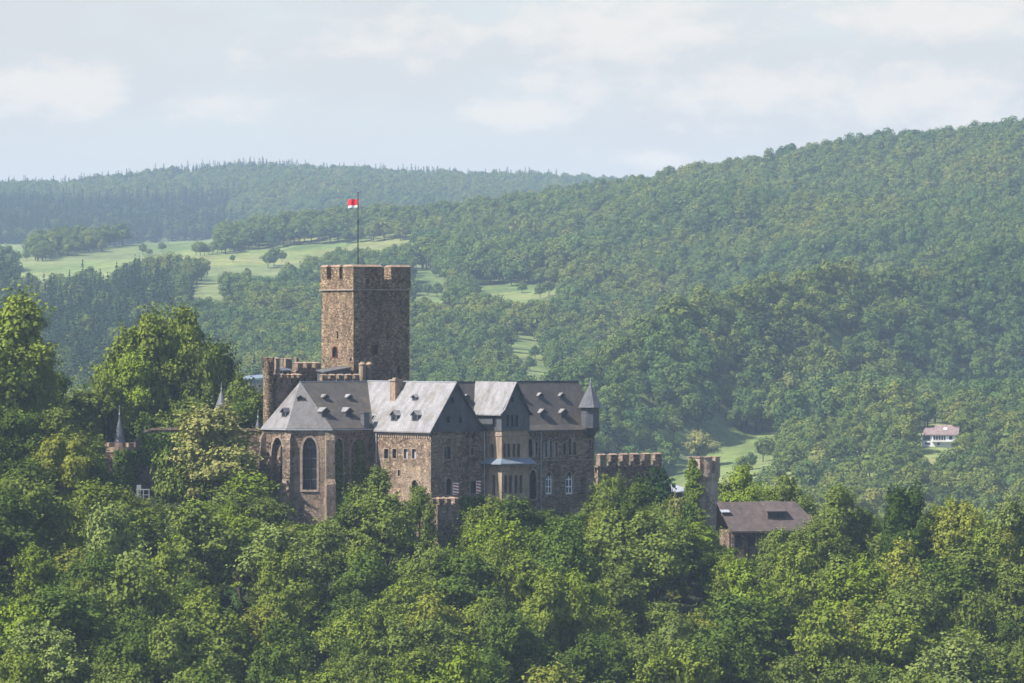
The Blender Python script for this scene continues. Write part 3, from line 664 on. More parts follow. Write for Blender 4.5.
def build_gabled_wing():
    T = Thing('gabled_wing', 'castle wing with pale slate roof and dark slate gable, between chapel and narrow oriel house', 'castle wing', 5.5, 8, ZB)
    w = MB()
    lw = dict(surround=.12)
    facade(T, w, (0, 16), (0, 0), ZB, ZE, [
        ('rect', 384.4, 388.6, 449, 458.5, dict(surround=.18)), ('rect', 392.6, 396.6, 449, 458.5, dict(surround=.18)), ('rect', 404, 408, 449, 458.5, dict(surround=.18, glass='lead')),
        ('rect', 412.3, 416.3, 449, 458.5, dict(surround=.18, glass='lead')), ('rect', 373.6, 377, 440, 452, dict(glass='lead_blue')), ('round', 412, 417.6, 480, 493, dict(surround=.2)),
        ('rect', 398, 400.2, 470, 476, {}), ('rect', 386, 388, 482, 488, {})])
    facade(T, w, (0, 0), (11.3, 0), ZB, ZE, [
        ('rect', 444.2, 450.8, 446.5, 459, dict(mull=1, surround=.2)), ('round', 446, 451.4, 478.5, 495, dict(name='door', glass='dark_wood', surround=.22)),
        ('rect', 470.4, 476.6, 481, 493.5, dict(surround=.15)), ('rect', 470.5, 473.6, 448, 455, dict(glass='maroon')), ('rect', 459, 461, 462, 468, {})], mi=1)
    side(w, (11.3, 0), (11.3, 10), ZB, ZE); side(w, (11.3, 10), (10, 26), ZB, ZE, 0); side(w, (10, 26), (0, 26), ZB, ZE); side(w, (0, 26), (0, 16), ZB, ZE)
    # stone frieze under the eaves
    strip(w, (0, 15.9), (0, .2), ZE - .75, ZE - .45, .12, 2); corbel_row(w, (0, 15.9), (0, .2), ZE - .75, 26, .3, .11, .45, 2)
    strip(w, (.6, 0), (6.4, 0), ZE - .95, ZE - .75, .12, 2); corbel_row(w, (.6, 0), (6.4, 0), ZE - .95, 12, .25, .11, .4, 2)
    T.part(w, 'wall', ['stone', 'brown_stone', 'dress'])
    g = MB()     # slate-hung gable
    zt = ZR - .12
    facade(T, g, (-.15, -.18), (11.2, -.18), ZE - .15, ZR, [('rect', 450.5, 453.7, 397.5, 403.5, dict(surround=.06, stone='slate_hung')), ('rect', 446.6, 449.4, 416.5, 422.5, dict(surround=.06, stone='slate_hung')), ('rect', 459, 461.4, 416.5, 422.5, dict(surround=.06, stone='slate_hung'))],
           top=[(0, ZE - .15), (11.35, ZE - .15), (10.0, ZE + 1.2), (5.15, zt), (.15, ZE + .1)])
    g.poly([(-.15, -.18, ZE - .15), (-.15, .6, ZE - .15), (11.2, .6, ZE - .15), (11.2, -.18, ZE - .15)])
    T.part(g, 'gable', 'slate_hung')
    r = MB()
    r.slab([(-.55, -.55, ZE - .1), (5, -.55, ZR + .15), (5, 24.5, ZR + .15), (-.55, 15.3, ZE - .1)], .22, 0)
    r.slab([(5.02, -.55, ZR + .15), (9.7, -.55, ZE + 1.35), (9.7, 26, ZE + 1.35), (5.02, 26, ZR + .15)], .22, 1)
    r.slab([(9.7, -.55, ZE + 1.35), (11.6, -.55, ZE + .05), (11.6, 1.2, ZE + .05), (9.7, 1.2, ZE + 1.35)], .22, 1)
    r.slab([(-.55, 26, ZE - .1), (5, 24.52, ZR + .12), (5, 26, ZR + .12)], .2, 1)
    # dark verge boards and ridge cap
    for (p, q) in (((-.6, ZE - .2), (5, ZR + .22)), ((5, ZR + .22), (9.75, ZE + 1.4)), ((9.75, ZE + 1.4), (11.7, ZE))):
        r.v += []; b = len(r.v); r.v += [(p[0], -.62, p[1] - .32), (q[0], -.62, q[1] - .32), (q[0], -.62, q[1] + .04), (p[0], -.62, p[1] + .04), (p[0], -.5, p[1] - .32), (q[0], -.5, q[1] - .32), (q[0], -.5, q[1] + .04), (p[0], -.5, p[1] + .04)]
        for f in ((0, 1, 2, 3), (3, 2, 6, 7), (0, 4, 5, 1), (4, 7, 6, 5)): r.f.append(tuple(b + i for i in f)); r.m.append(2)
    r.box(4.9, 5.12, -.5, 24.4, ZR + .12, ZR + .26, 3)
    roof = T.part(r, 'roof', ['slate', 'slate_brown', 'slate_hung', 'lead'])
    n = (-(ZR - ZE + .25), 0, 5.55); P0 = (-.55, 0, ZE - .1)
    for px, py in ((394, 421), (415, 421)): put_dormer(T, roof, px, py, P0, n, nB, 1.7, 1.75, 'slate', 'slate_hung')
    put_dormer(T, roof, 414.5, 400.5, P0, n, nB, 1.2, 1.0, 'slate', 'slate_hung'); put_dormer(T, roof, 374, 401, P0, n, nB, .9, .7, 'slate', 'slate_hung') if False else None
    sk = MB(); q = roof_pt(373, 418, P0, n); u = Vector((5.55, 0, ZR - ZE + .25)).normalized()
    for s0, s1, t0, t1, off, mi in ((-.45, .45, -.6, .6, .1, 0), (-.33, .33, -.47, .47, .13, 1)):
        nn_ = Vector(n).normalized() * off
        sk.poly([(q[0] + u.x * t0 + nn_.x, q[1] + s1, q[2] + u.z * t0 + nn_.z), (q[0] + u.x * t0 + nn_.x, q[1] + s0, q[2] + u.z * t0 + nn_.z), (q[0] + u.x * t1 + nn_.x, q[1] + s0, q[2] + u.z * t1 + nn_.z), (q[0] + u.x * t1 + nn_.x, q[1] + s1, q[2] + u.z * t1 + nn_.z)], mi)
    T.part(sk, 'skylight', ['lead', 'glass'], roof)
    c = MB(); q = roof_pt(393, 400, P0, n); a, b = q[0], q[1]; zt = Zat(381, a, b)
    c.box(a - .1, a + 1.5, b - .75, b + .75, q[2] - .8, zt, 0); c.box(a - .25, a + 1.65, b - .9, b + .9, zt, zt + .28, 1); c.box(a + .2, a + .6, b - .45, b + .45, zt + .28, zt + .55, 1)
    T.part(c, 'chimney', ['cap', 'dress'], roof)
    # drainpipes and timber brackets
    for (A, zt) in (((-.22, 14.9), ZE - .1), ((11.0, -.2), ZE - .1)):
        d = MB(); d.cyl(A, .11, ZB + 3, zt, 8); T.part(d, 'drainpipe', 'lead')
    for px in (466.5, 472.5):
        t = on_line(px, (0, 0), (11.3, 0)); a = 11.3 * t; d = MB()
        d.v += [(a - .12, 0, ZE - 1.3), (a + .12, 0, ZE - 1.3), (a + .12, 0, ZE - .95), (a - .12, 0, ZE - .95), (a - .12, -.75, ZE - .3), (a + .12, -.75, ZE - .3), (a + .12, -.75, ZE - .1), (a - .12, -.75, ZE - .1)]
        d.f += [(0, 1, 5, 4), (1, 2, 6, 5), (2, 3, 7, 6), (3, 0, 4, 7), (4, 5, 6, 7)]; d.m += [0] * 5; T.part(d, 'bracket', 'dark_wood')
    # red and white striped shutters
    for pl, pr, pt, pb in ((452.6, 458.2, 483, 495), (476, 480.2, 481, 493.5)):
        A, B = (0, 0), (11.3, 0); s0, s1 = on_line(pl, A, B) * 11.3, on_line(pr, A, B) * 11.3; zt_, zb_ = Zat(pt, s0, 0), Zat(pb, s0, 0); d = MB()
        d.box(s0, s1, -.14, -.06, zb_, zt_, 0); kk = 4; hs = (zt_ - zb_) / kk; wd = s1 - s0
        for i in range(kk):
            za = zb_ + i * hs; up = min(hs * .35, zt_ - za - hs * .5)
            d.poly([(s0 + .01, -.146, za + up), (s1 - .01, -.146, za), (s1 - .01, -.146, za + hs * .5), (s0 + .01, -.146, za + up + hs * .5)], 1)
        T.part(d, 'shutter', ['white', 'red'])
build_gabled_wing()

def build_chapel():
    T = Thing('chapel', 'castle chapel with polygonal apse, tall pointed windows and hipped slate roof', 'chapel', -4, 24, ZB)
    O_ = 4.95; pts = [(0, 16), (-9, 16), (-9 - O_, 16 + O_), (-9 - O_, 28), (-9, 33), (0, 33)]
    w = MB(); zc = ZC
    V = lambda i: pts[i]
    facade(T, w, V(3), V(2), ZB, zc, [('point', 271.5, 283.8, 437.5, 504, dict(depth=.9, surround=.3, mull=0, glass='chapel', name='window'))], mi=0)
    facade(T, w, V(2), V(1), ZB, zc, [('point', 302.5, 316.8, 437.5, 490, dict(depth=.9, surround=.35, mull=1, trans=4, tracery=1, sill=1, bar=.12, frame='bars'))], mi=0)
    facade(T, w, V(1), V(0), ZB, zc, [('point', 334.5, 342.5, 438.5, 497, dict(depth=.6, surround=.25, glass='brown_stone')), ('point', 351, 359.5, 442, 490, dict(depth=.6, surround=.25, glass='brown_stone'))], mi=1)
    for i, j in ((5, 4), (4, 3)): side(w, V(i), V(j), ZB, zc)
    side(w, V(0), V(5), ZB, zc)
    # narrow dark light inside the blind left arch
    for i, j in ((3, 2), (2, 1), (1, 0)):
        strip(w, V(i), V(j), zc - .55, zc - .28, .16, 2); corbel_row(w, V(i), V(j), zc - .55, 13, .3, .15, .35, 2)
    T.part(w, 'wall', ['chapel', 'brown_stone', 'dress'])
    A, B = np.array(V(3), float), np.array(V(2), float); d = (B - A) / np.linalg.norm(B - A); n = np.array([d[1], -d[0]]); L = np.linalg.norm(B - A)
    s0, s1 = on_line(280.2, tuple(A - n * .8), tuple(B - n * .8)) * L, on_line(282.6, tuple(A - n * .8), tuple(B - n * .8)) * L
    q0, q1 = A + d * s0 - n * .84, A + d * s1 - n * .84; lz0, lz1 = Zat(490, *q0), Zat(446, *q0)
    sl = MB(); sl.poly([(*q0, lz0), (*q1, lz0), (*q1, lz1 - .3), (*((q0 + q1) / 2), lz1), (*q0, lz1 - .3)]); T.part(sl, 'lancet', 'glass')
    # buttresses at the apse corners
    for k, (c, o) in enumerate(((V(3), (-.924, .383)), (V(2), (-.924, -.383)), (V(1), (-.383, -.924)))):
        b = MB(); o = np.array(o); s = np.array([-o[1], o[0]]); c = np.array(c, float)
        zs1, zs2 = ZC - 9.3, ZC - 1.9
        def rect(depth, hw): return [tuple(c - o * .5 - s * hw), tuple(c + o * depth - s * hw), tuple(c + o * depth + s * hw), tuple(c - o * .5 + s * hw)][::-1]
        r1 = rect(1.15, .8); r2 = rect(.6, .75)
        b.prism(r1[::-1], ZB, zs1); b.prism(r2[::-1], zs1, zs2)
        for (rr, rn, z, hgt) in ((r1[::-1], r2[::-1], zs1, .9), (r2[::-1], rect(.05, .7)[::-1], zs2, 1.2)):
            bb = len(b.v); b.v += [(x, y, z + .003) for x, y in rr] + [(x, y, z + hgt) for x, y in rn]
            for i in range(4): b.f.append((bb + i, bb + (i + 1) % 4, bb + 4 + (i + 1) % 4, bb + 4 + i)); b.m.append(1)
        T.part(b, 'buttress', ['chapel', 'chapel'])
    # roof
    r = MB(); e = .45; ap = (-9, 24.5, ZR + .1); zr = ZC - .05
    q = lambda i, da, db: (pts[i][0] + da, pts[i][1] + db, zr)
    e1 = q(1, .19, -e); e2 = q(2, -e, -.19); e3 = q(3, -e, .19); e4 = q(4, .19, e)
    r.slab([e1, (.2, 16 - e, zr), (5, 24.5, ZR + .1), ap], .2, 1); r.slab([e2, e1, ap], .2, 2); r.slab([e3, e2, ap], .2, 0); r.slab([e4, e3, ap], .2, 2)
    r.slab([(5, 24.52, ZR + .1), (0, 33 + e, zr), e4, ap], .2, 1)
    for P1, P2 in ((e1, e2), (e2, e3)):
        pass
    r.box(-9, 4.8, 24.4, 24.6, ZR + .07, ZR + .2, 3)
    g = 0.1
    roof = T.part(r, 'roof', ['slate_apse', 'slate_brown', 'slate_blue', 'lead'])
    gt = MB()
    for p_, q_ in ((e3, e2), (e2, e1), (e1, (.1, 16 - e, zr))):
        p_, q_ = np.array(p_[:2]), np.array(q_[:2]); strip(gt, p_, q_, zr - .26, zr - .1, .14)
    T.part(gt, 'gutter', 'lead')
    n1 = (0, -(ZR - ZC), 8.95); P0 = (-9, 16 - e, zr)
    for px, py in ((325.5, 416.5), (349, 416.5)): put_dormer(T, roof, px, py, P0, n1, nA, 1.5, 1.5, 'slate', 'slate_hung')
    for px, py in ((325.5, 400), (349.5, 400)): put_dormer(T, roof, px, py, P0, n1, nA, 1.0, .95, 'slate', 'slate_hung')
    def plane(a, b, c):
        a, b, c = Vector(a), Vector(b), Vector(c); n = (b - a).cross(c - a); return tuple(n if n.z > 0 else -n)
    n2 = plane(e1, e2, ap); n3 = plane(e2, e3, ap)
    put_dormer(T, roof, 300.5, 401, e1, n2, (-.7071, -.7071), 1.1, 1.0, 'slate', 'slate_hung')
    put_dormer(T, roof, 284, 417, e2, n3, nB, 1.3, 1.5, 'slate_hung', 'slate_hung')
    # little chimney at the valley
    c = MB(); qq = roof_pt(365, 425, P0, n1); c.box(qq[0] - .55, qq[0] + .55, qq[1] - .5, qq[1] + .5, qq[2] - 1, Zat(413, qq[0], qq[1]), 0); c.box(qq[0] - .68, qq[0] + .68, qq[1] - .63, qq[1] + .63, Zat(413, qq[0], qq[1]), Zat(412.2, qq[0], qq[1]), 0)
    T.part(c, 'chimney', 'spire', roof)
    return pts
build_chapel()

def build_oriel_house():
    T = Thing('oriel_house', 'narrow projecting castle house with white-topped slate gable roof and blue lead canopy', 'castle house', 14.2, -1.5, ZB)
    a0, a1, b0, b1 = 11.4, 17.0, -4.3, 1.5; w = MB(); zs = ZE + .1
    F = dict(surround=.1, depth=.35)
    facade(T, w, (a0, 0), (a0, b0), ZB, zs, [('round', 490.6, 493.8, 443.5, 457.5, F), ('round', 492.4, 495.2, 475, 495, F)])
    facade(T, w, (a0, b0), (a1, b0), ZB, zs, [('round', l, l + 2.8, 443.5, 457, F) for l in (503, 507.2, 512.6, 517)] + [('round', l, l + 2.7, 475, 493, F) for l in (504.2, 509, 514.6, 519.4)])
    side(w, (a1, b0), (a1, b1), ZB, zs)
    strip(w, (a0, 0), (a0, b0), zs - 1.0, zs - .72, .1, 1); strip(w, (a0, b0), (a1, b0), zs - 1.0, zs - .72, .1, 1); strip(w, (a0, b0), (a1, b0), Zat(474, a0, b0) + .35, Zat(474, a0, b0) + .55, .08, 1)
    T.part(w, 'wall', ['render', 'dress'])
    z2 = Zat(412.5, a0, b0); g = MB(); S = dict(surround=.05, stone='slate_hung', depth=.2); zg = ZR - .05
    facade(T, g, (a0 - .15, 4), (a0 - .15, b0 - .15), zs - .12, z2, [('rect', 493, 496, 415.5, 426.5, S)])
    facade(T, g, (a0 - .15, b0 - .15), (a1 + .15, b0 - .15), zs - .12, z2, [('rect', l, l + 2.4, 415, 426.5, S) for l in (506.3, 510.9, 515.3)] + [('rect', 511, 513.6, 397, 402, S)],
           top=[(0, zs - .12), (5.9, zs - .12), (5.9, z2), (2.95, zg), (0, z2)])
    side(g, (a1 + .15, b0 - .15), (a1 + .15, 3), zs - .12, z2); g.poly([(a0 - .15, b0 - .15, zs - .12), (a0 - .15, 3, zs - .12), (a1 + .15, 3, zs - .12), (a1 + .15, b0 - .15, zs - .12)])
    T.part(g, 'gable', 'slate_hung')
    r = MB(); am = (a0 + a1) / 2; e = .55
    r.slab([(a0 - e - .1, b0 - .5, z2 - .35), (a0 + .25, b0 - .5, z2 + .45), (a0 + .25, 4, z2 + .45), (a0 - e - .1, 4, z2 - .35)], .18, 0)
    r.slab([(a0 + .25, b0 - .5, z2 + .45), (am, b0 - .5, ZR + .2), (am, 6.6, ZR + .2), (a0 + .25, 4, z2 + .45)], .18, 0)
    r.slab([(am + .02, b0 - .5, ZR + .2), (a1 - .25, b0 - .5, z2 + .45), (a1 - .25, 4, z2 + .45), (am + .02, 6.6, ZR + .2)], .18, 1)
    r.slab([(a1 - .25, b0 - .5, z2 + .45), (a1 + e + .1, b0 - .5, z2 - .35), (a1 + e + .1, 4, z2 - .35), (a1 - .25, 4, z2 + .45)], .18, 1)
    for p, q in (((a0 - e - .15, z2 - .4), (a0 + .25, z2 + .42)), ((a0 + .25, z2 + .42), (am, ZR + .24)), ((am, ZR + .24), (a1 - .25, z2 + .42)), ((a1 - .25, z2 + .42), (a1 + e + .15, z2 - .4))):
        b = len(r.v); r.v += [(p[0], b0 - .6, p[1] - .28), (q[0], b0 - .6, q[1] - .28), (q[0], b0 - .6, q[1] + .04), (p[0], b0 - .6, p[1] + .04), (p[0], b0 - .47, p[1] + .04), (q[0], b0 - .47, q[1] + .04)]
        for f in ((0, 1, 2, 3), (3, 2, 5, 4)): r.f.append(tuple(b + i for i in f)); r.m.append(2)
    T.part(r, 'roof', ['slate', 'slate_brown', 'slate_hung'])
    c = MB(); z1 = Zat(458.5, a0, b0); z0 = Zat(463.5, a0, b0); o = 1.15
    base = [(a0 - o, 0), (a0 - o, b0 - o), (a1 + .6, b0 - o), (a1 + .6, b0)]
    c.slab([(a0 - o, .2, z0), (a0 - o, b0 - o, z0), (a0 + .02, b0 + .02, z1), (a0 + .02, .2, z1)], .18); c.slab([(a0 - o, b0 - o, z0), (a1 + .9, b0 - o, z0), (a1 + .4, b0 + .02, z1), (a0 + .02, b0 + .02, z1)], .18); c.slab([(a1 + .9, b0 - o, z0), (a1 + .9, b0 + 1.0, z0), (a1 + .02, b0 + 1.0, z1), (a1 + .4, b0 + .02, z1)], .18)
    T.part(c, 'canopy', 'lead_blue')
build_oriel_house()

def build_hall():
    T = Thing('long_hall', 'long brown stone castle hall with mossy dark roof and two white traceried windows', 'castle hall', 24, 6, ZB)
    a0, a1, b0, b1 = 11.3, 35.8, 1.5, 11.5; w = MB()
    F = dict(surround=.14); Wt = dict(surround=.2, mull=1, trans=2, rim=.22, bar=.16, frame='white', depth=.3)
    up = [('rect', 528.3, 532, 439.5, 457, F), ('rect', 533.6, 537.2, 442, 457, dict(surround=.14, glass='lead'))] + \
         [('round', l, l + 3.4, t, 457, dict(surround=.16, glass=g_)) for l, t, g_ in ((543.4, 443, 'lead'), (548.2, 438.5, 'lead'), (553.8, 442, 'lead'))] + [('round', l, l + 2.6, t, 455, F) for l, t in ((563, 443), (568.4, 439), (573.4, 442))] + [('rect', 588.6, 590.8, 440, 447, F)]
    lo = [('point', 529.4, 536, 470, 499, dict(surround=.3, depth=.7, name='door', glass='dark_wood')), ('point', 545.6, 552.2, 472, 494, dict(Wt)), ('point', 565.6, 572.8, 472, 494, dict(Wt))]
    facade(T, w, (a0, b0), (a1, b0), ZB, ZE, up + lo, mi=1)
    side(w, (a1, b0), (a1, b1), ZB, ZE); side(w, (a1, b1), (a0, b1), ZB, ZE); side(w, (a0, b1), (a0, b0), ZB, ZE)
    w.poly([(a1, b0, ZE), (a1, b1, ZE), (a1, (b0 + b1) / 2, ZR)])
    strip(w, (17.2, b0), (a1, b0), ZE - .5, ZE - .25, .15, 2); corbel_row(w, (17.2, b0), (a1, b0), ZE - .5, 30, .28, .14, .35, 2); strip(w, (17.5, b0), (a1, b0), Zat(461, 25, b0), Zat(460, 25, b0), .07, 2)
    # lighter repaired stonework at the right end: battered footing
    n0 = 35.9
    for l, r_ in ((569, 584),):
        s0 = a0 + (a1 - a0) * on_line(l, (a0, b0), (a1, b0)); s1 = a0 + (a1 - a0) * on_line(r_, (a0, b0), (a1, b0)); z1 = Zat(503, s0, b0)
        b = len(w.v); w.v += [(s0, b0, z1), (s1, b0, z1), (s1 + .3, b0 - 1.9, ZB + 3), (s0 - .3, b0 - 1.9, ZB + 3), (s1 + .3, b0, ZB + 3), (s0 - .3, b0, ZB + 3)]
        for f in ((0, 3, 2, 1), (1, 2, 4), (0, 5, 3)): w.f.append(tuple(b + i for i in f)); w.m.append(0)
    strip(w, (33.2, b0), (35.8, b0), ZB, Zat(478, 34, b0), .35, 0)
    T.part(w, 'wall', ['stone', 'brown_stone', 'dress'])
    r = MB(); bm_ = (b0 + b1) / 2; e = .5; zr = ZR + .1
    fe = (Vector((0, bm_ - b0 + e)).y); 
    r.slab([(5.5, b0 + .25, ZE + .75), (a1 + .5, b0 + .25, ZE + .75), (a1 + .5, bm_, zr), (5.5, bm_, zr)], .22, 0)
    r.slab([(11.2, b0 - .65, ZE - .15), (a1 + .5, b0 - .65, ZE - .15), (a1 + .5, b0 + .25, ZE + .75), (11.2, b0 + .25, ZE + .75)], .22, 0)
    r.slab([(a1 + .5, bm_ + .02, zr), (a1 + .5, b1 + e, ZE - .1), (5.5, b1 + e, ZE - .1), (5.5, bm_ + .02, zr)], .22, 0)
    r.box(5.6, a1 + .5, bm_ - .12, bm_ + .14, zr - .02, zr + .1, 1)
    roof = T.part(r, 'roof', ['slate_brown', 'spire'])
    n = (0, -(zr - ZE - .75), bm_ - b0 - .25); P0 = (11, b0 + .25, ZE + .75)
    for px, py in ((543.3, 417), (564, 417)): put_dormer(T, roof, px, py, P0, n, nA, 1.45, 1.35, 'slate', 'slate_hung')
    for px, py in ((540.5, 398.5), (562, 398.5), (466.5, 400), (521, 398.5)): put_dormer(T, roof, px, py, P0, n, nA, .95, .95, 'slate', 'slate_hung')
    put_dormer(T, roof, 472, 416, P0, n, nA, .95, .95, 'slate', 'slate_hung')
    # corner turret
    c = (34.7, 1.2); k = 8; tb = MB(); zt = Zat(406, *c); zb = Zat(428, *c)
    tb.cyl(c, 1.62, zb, zt, k, 0); tb.cone(c, .5, zb - 1.6, zb, k, 0, 1.62)
    tr = T.part(tb, 'turret', ['slate_hung']); tc = MB(); tc.cone(c, 2.15, zt - .25, Zat(394, *c) + .0, k, 0, 1.05); tc.cone(c, 1.05, Zat(394, *c), Zat(383, *c), k, 0); tc.cone(c, .07, Zat(383.5, *c), Zat(378, *c), 6, 1, .05); tc.cone(c, .14, Zat(383, *c), Zat(382, *c), 6, 1, .14)
    T.part(tc, 'turret_roof', ['spire', 'lead'], tr)
    d = MB(); s = a0 + (a1 - a0) * on_line(540.2, (a0, b0), (a1, b0)); d.cyl((s, b0 - .18), .11, ZB + 3, ZE - .1, 8); T.part(d, 'drainpipe', 'lead')
build_hall()

def find_a(px, b):
    lo, hi = -80, 120
    for _ in range(60):
        m = (lo + hi) / 2
        if PXof(m, b) < px: lo = m
        else: hi = m
    return lo
def find_b(px, a):
    lo, hi = -80, 120
    for _ in range(60):
        m = (lo + hi) / 2
        if PXof(a, m) > px: lo = m
        else: hi = m
    return lo
def build_keep():
    bf = 31.0; a0 = find_a(353.5, bf); a1 = find_a(409.5, bf); b1 = find_b(321.5, a0)
    T = Thing('stone_keep', 'tall square stone keep with battlements rising above the castle roofs', 'tower', (a0 + a1) / 2, (bf + b1) / 2, ZB)
    zs = Zat(290.5, a0, bf); w = MB()
    Rd = dict(surround=.14, stone='maroon', depth=.45, glass='maroon')
    facade(T, w, (a0, b1), (a0, bf), ZB, zs, [('point', 332.8, 337.2, 347, 357, dict(surround=.18, stone='maroon', depth=.4)), ('rect', 337, 338.4, 331.5, 338.5, dict(surround=0)), ('rect', 322.6, 323.8, 359.5, 361.5, dict(surround=0)), ('rect', 350, 351.4, 358, 361, dict(surround=0))], mi=0, depth=.5)
    facade(T, w, (a0, bf), (a1, bf), ZB, zs, [('rect', 372.4, 377.4, 345.5, 353.5, dict(surround=.1, stone='maroon', depth=.4)), ('rect', 397.6, 399.8, 366.5, 373, dict(surround=0)), ('rect', 385.2, 386.2, 288.3 + 4, 294, dict(surround=0))], mi=0, depth=.5)
    side(w, (a1, bf), (a1, b1), ZB, zs); side(w, (a1, b1), (a0, b1), ZB, zs)
    T.part(w, 'wall', 'keep')
    p = MB(); o = .14; zt = Zat(279, a0, bf); zz = Zat(266.5, a0, bf); A0, A1, B0, B1 = a0 - o, a1 + o, bf - o, b1 + o
    p.box(A0, A1, B0, B1, zs + .3, zt, 0)
    hh = zz - zt; th = .9
    # corner merlons are L-shaped: build runs that meet butt-to-butt
    merlons(p, (A0, B1), (A0, B0 + th + .01), zt, hh, [(0, .22), (.37, .64), (.74, 1.0)], th, 0, 1, .22)
    merlons(p, (A0, B0), (A1, B0), zt, hh, [(0, .50), (.66, 1.0)], th, 0, 1, .22)
    merlons(p, (A1, B0 + th + .01), (A1, B1), zt, hh, [(0, .22), (.37, .64), (.78, 1.0)], th, 0, 1, .22)
    merlons(p, (A1 - th - .01, B1), (A0 + th + .01, B1), zt, hh, [(0, .38), (.6, 1.0)], th, 0, 1, .22)
    T.part(p, 'battlement', ['keep', 'cap'])
    s = MB(); oo = .28
    s.box(a0 - oo, a1 + oo, bf - oo, b1 + oo, zs + .02, zs + .3, 0); T.part(s, 'string_course', 'dress')
    # flag
    F = Thing('flagpole', 'thin dark flagpole on top of the keep', 'flagpole', 0, 0, 0)
    c = (a0 + 3.1, bf + 2.6); x, y = LW(*c); 
    c = (find_a(358, bf + 3.0), bf + 3.0); x, y = LW(*c); bpy.data.objects.remove(F.root)
    F = Thing('flagpole', 'tall dark flagpole with a small ball on the keep roof', 'flagpole', c[0], c[1], zt)
    m = MB(); ztp = Zat(192, *c); m.cone(c, .13, zt, ztp, 8, 0, .07); F.part(m, 'pole', 'dark_wood'); m = MB(); m.cone(c, .2, zt, zt + .4, 8, 0, .2); F.part(m, 'socket', 'lead')
    m = MB(); m.cone(c, .05, ztp, ztp + .12, 8, 0, .13); m.cone(c, .13, ztp + .12, ztp + .26, 8, 0, .05); F.part(m, 'finial', 'lead')
    # flag: waving cloth, red over white
    root = empty('flag', (x, y, Zat(204, *c))); tag(root, 'red over white flag blowing left from the pole on the keep', 'flag')
    for nm, z0, z1, mt in (('red_band', Zat(205.1, *c), Zat(199, *c), 'flag_red'), ('white_band', Zat(207.2, *c), Zat(205.1, *c), 'white')):
        vv, ff = [], []; nx = 14
        for i in range(nx + 1):
            t = i / nx; X = -.1 - t * 1.6; Y = .18 * math.sin(t * 7.5) * t; dz = -.18 * t * t - .04 * math.sin(t * 6)
            for z in (z0, z1): vv.append((X, Y - .015, z + dz - Zat(204, *c))); vv.append((X, Y + .015, z + dz - Zat(204, *c)))
        for i in range(nx):
            b = i * 4
            ff += [(b, b + 4, b + 6, b + 2), (b + 1, b + 3, b + 7, b + 5), (b + 2, b + 6, b + 7, b + 3), (b, b + 1, b + 5, b + 4)]
        ff += [(0, 2, 3, 1), (nx * 4, nx * 4 + 1, nx * 4 + 3, nx * 4 + 2)]
        link_mesh(nm, vv, ff, M[mt], root)
build_keep()

def crenel_box(name, label, cat, pxl, pxr, b, depth, pyw, pym, nA_, nB_, mat='stone', feats=(), featsB=(), capm='cap', duty=.6, corb=0, duty_b=.6, zfoot=None):
    """rectangular battlemented tower or wall: pxl..pxr is the face looking right-and-near"""
    a0, a1 = find_a(pxl, b), find_a(pxr, b); T = Thing(name, label, cat, (a0 + a1) / 2, b + depth / 2, zfoot or ZB); w = MB(); zt = Zat(pyw, a0, b); zb = zfoot or ZB
    facade(T, w, (a0, b), (a1, b), zb, zt, feats); facade(T, w, (a0, b + depth), (a0, b), zb, zt, featsB)
    side(w, (a1, b), (a1, b + depth), zb, zt); side(w, (a1, b + depth), (a0, b + depth), zb, zt); w.poly([(a0, b, zt), (a1, b, zt), (a1, b + depth, zt), (a0, b + depth, zt)])
    if corb: corbel_row(w, (a0, b), (a1, b), zt + .1, corb, .32, .35, .6, 0); corbel_row(w, (a0, b + depth), (a0, b), zt + .1, max(1, int(corb * depth / (a1 - a0))), .32, .35, .6, 0)
    T.part(w, 'wall', mat); p = MB(); o = .36 if corb else .12; h = Zat(pym, a0, b) - zt; th = .6 if depth > 2 else depth * .9
    A0, A1, B0, B1 = a0 - o, a1 + o, b - o, b + depth + o; z0 = zt + .1; ph = h * .12
    p.box(A0, A1, B0, B1, zt + .003, zt + ph, 0)
    merlons(p, (A0, B0), (A1, B0), zt + ph, h - ph, even(nA_, duty - .08), th, 0, 1, .14)
    if nB_ and depth > 2: merlons(p, (A0, B1), (A0, B0 + th + .1), zt + ph, h - ph, even(nB_, duty_b), th, 0, 1, .14); merlons(p, (A1, B0 + th + .1), (A1, B1), zt + ph, h - ph, even(nB_, duty_b), th, 0, 1, .14)
    if depth > 2: merlons(p, (A1 - .7, B1), (A0 + .7, B1), zt + ph, h - ph, even(nA_, duty - .08), th, 0, 1, .14)
    T.part(p, 'battlement', [mat, capm]); return T, a0, a1
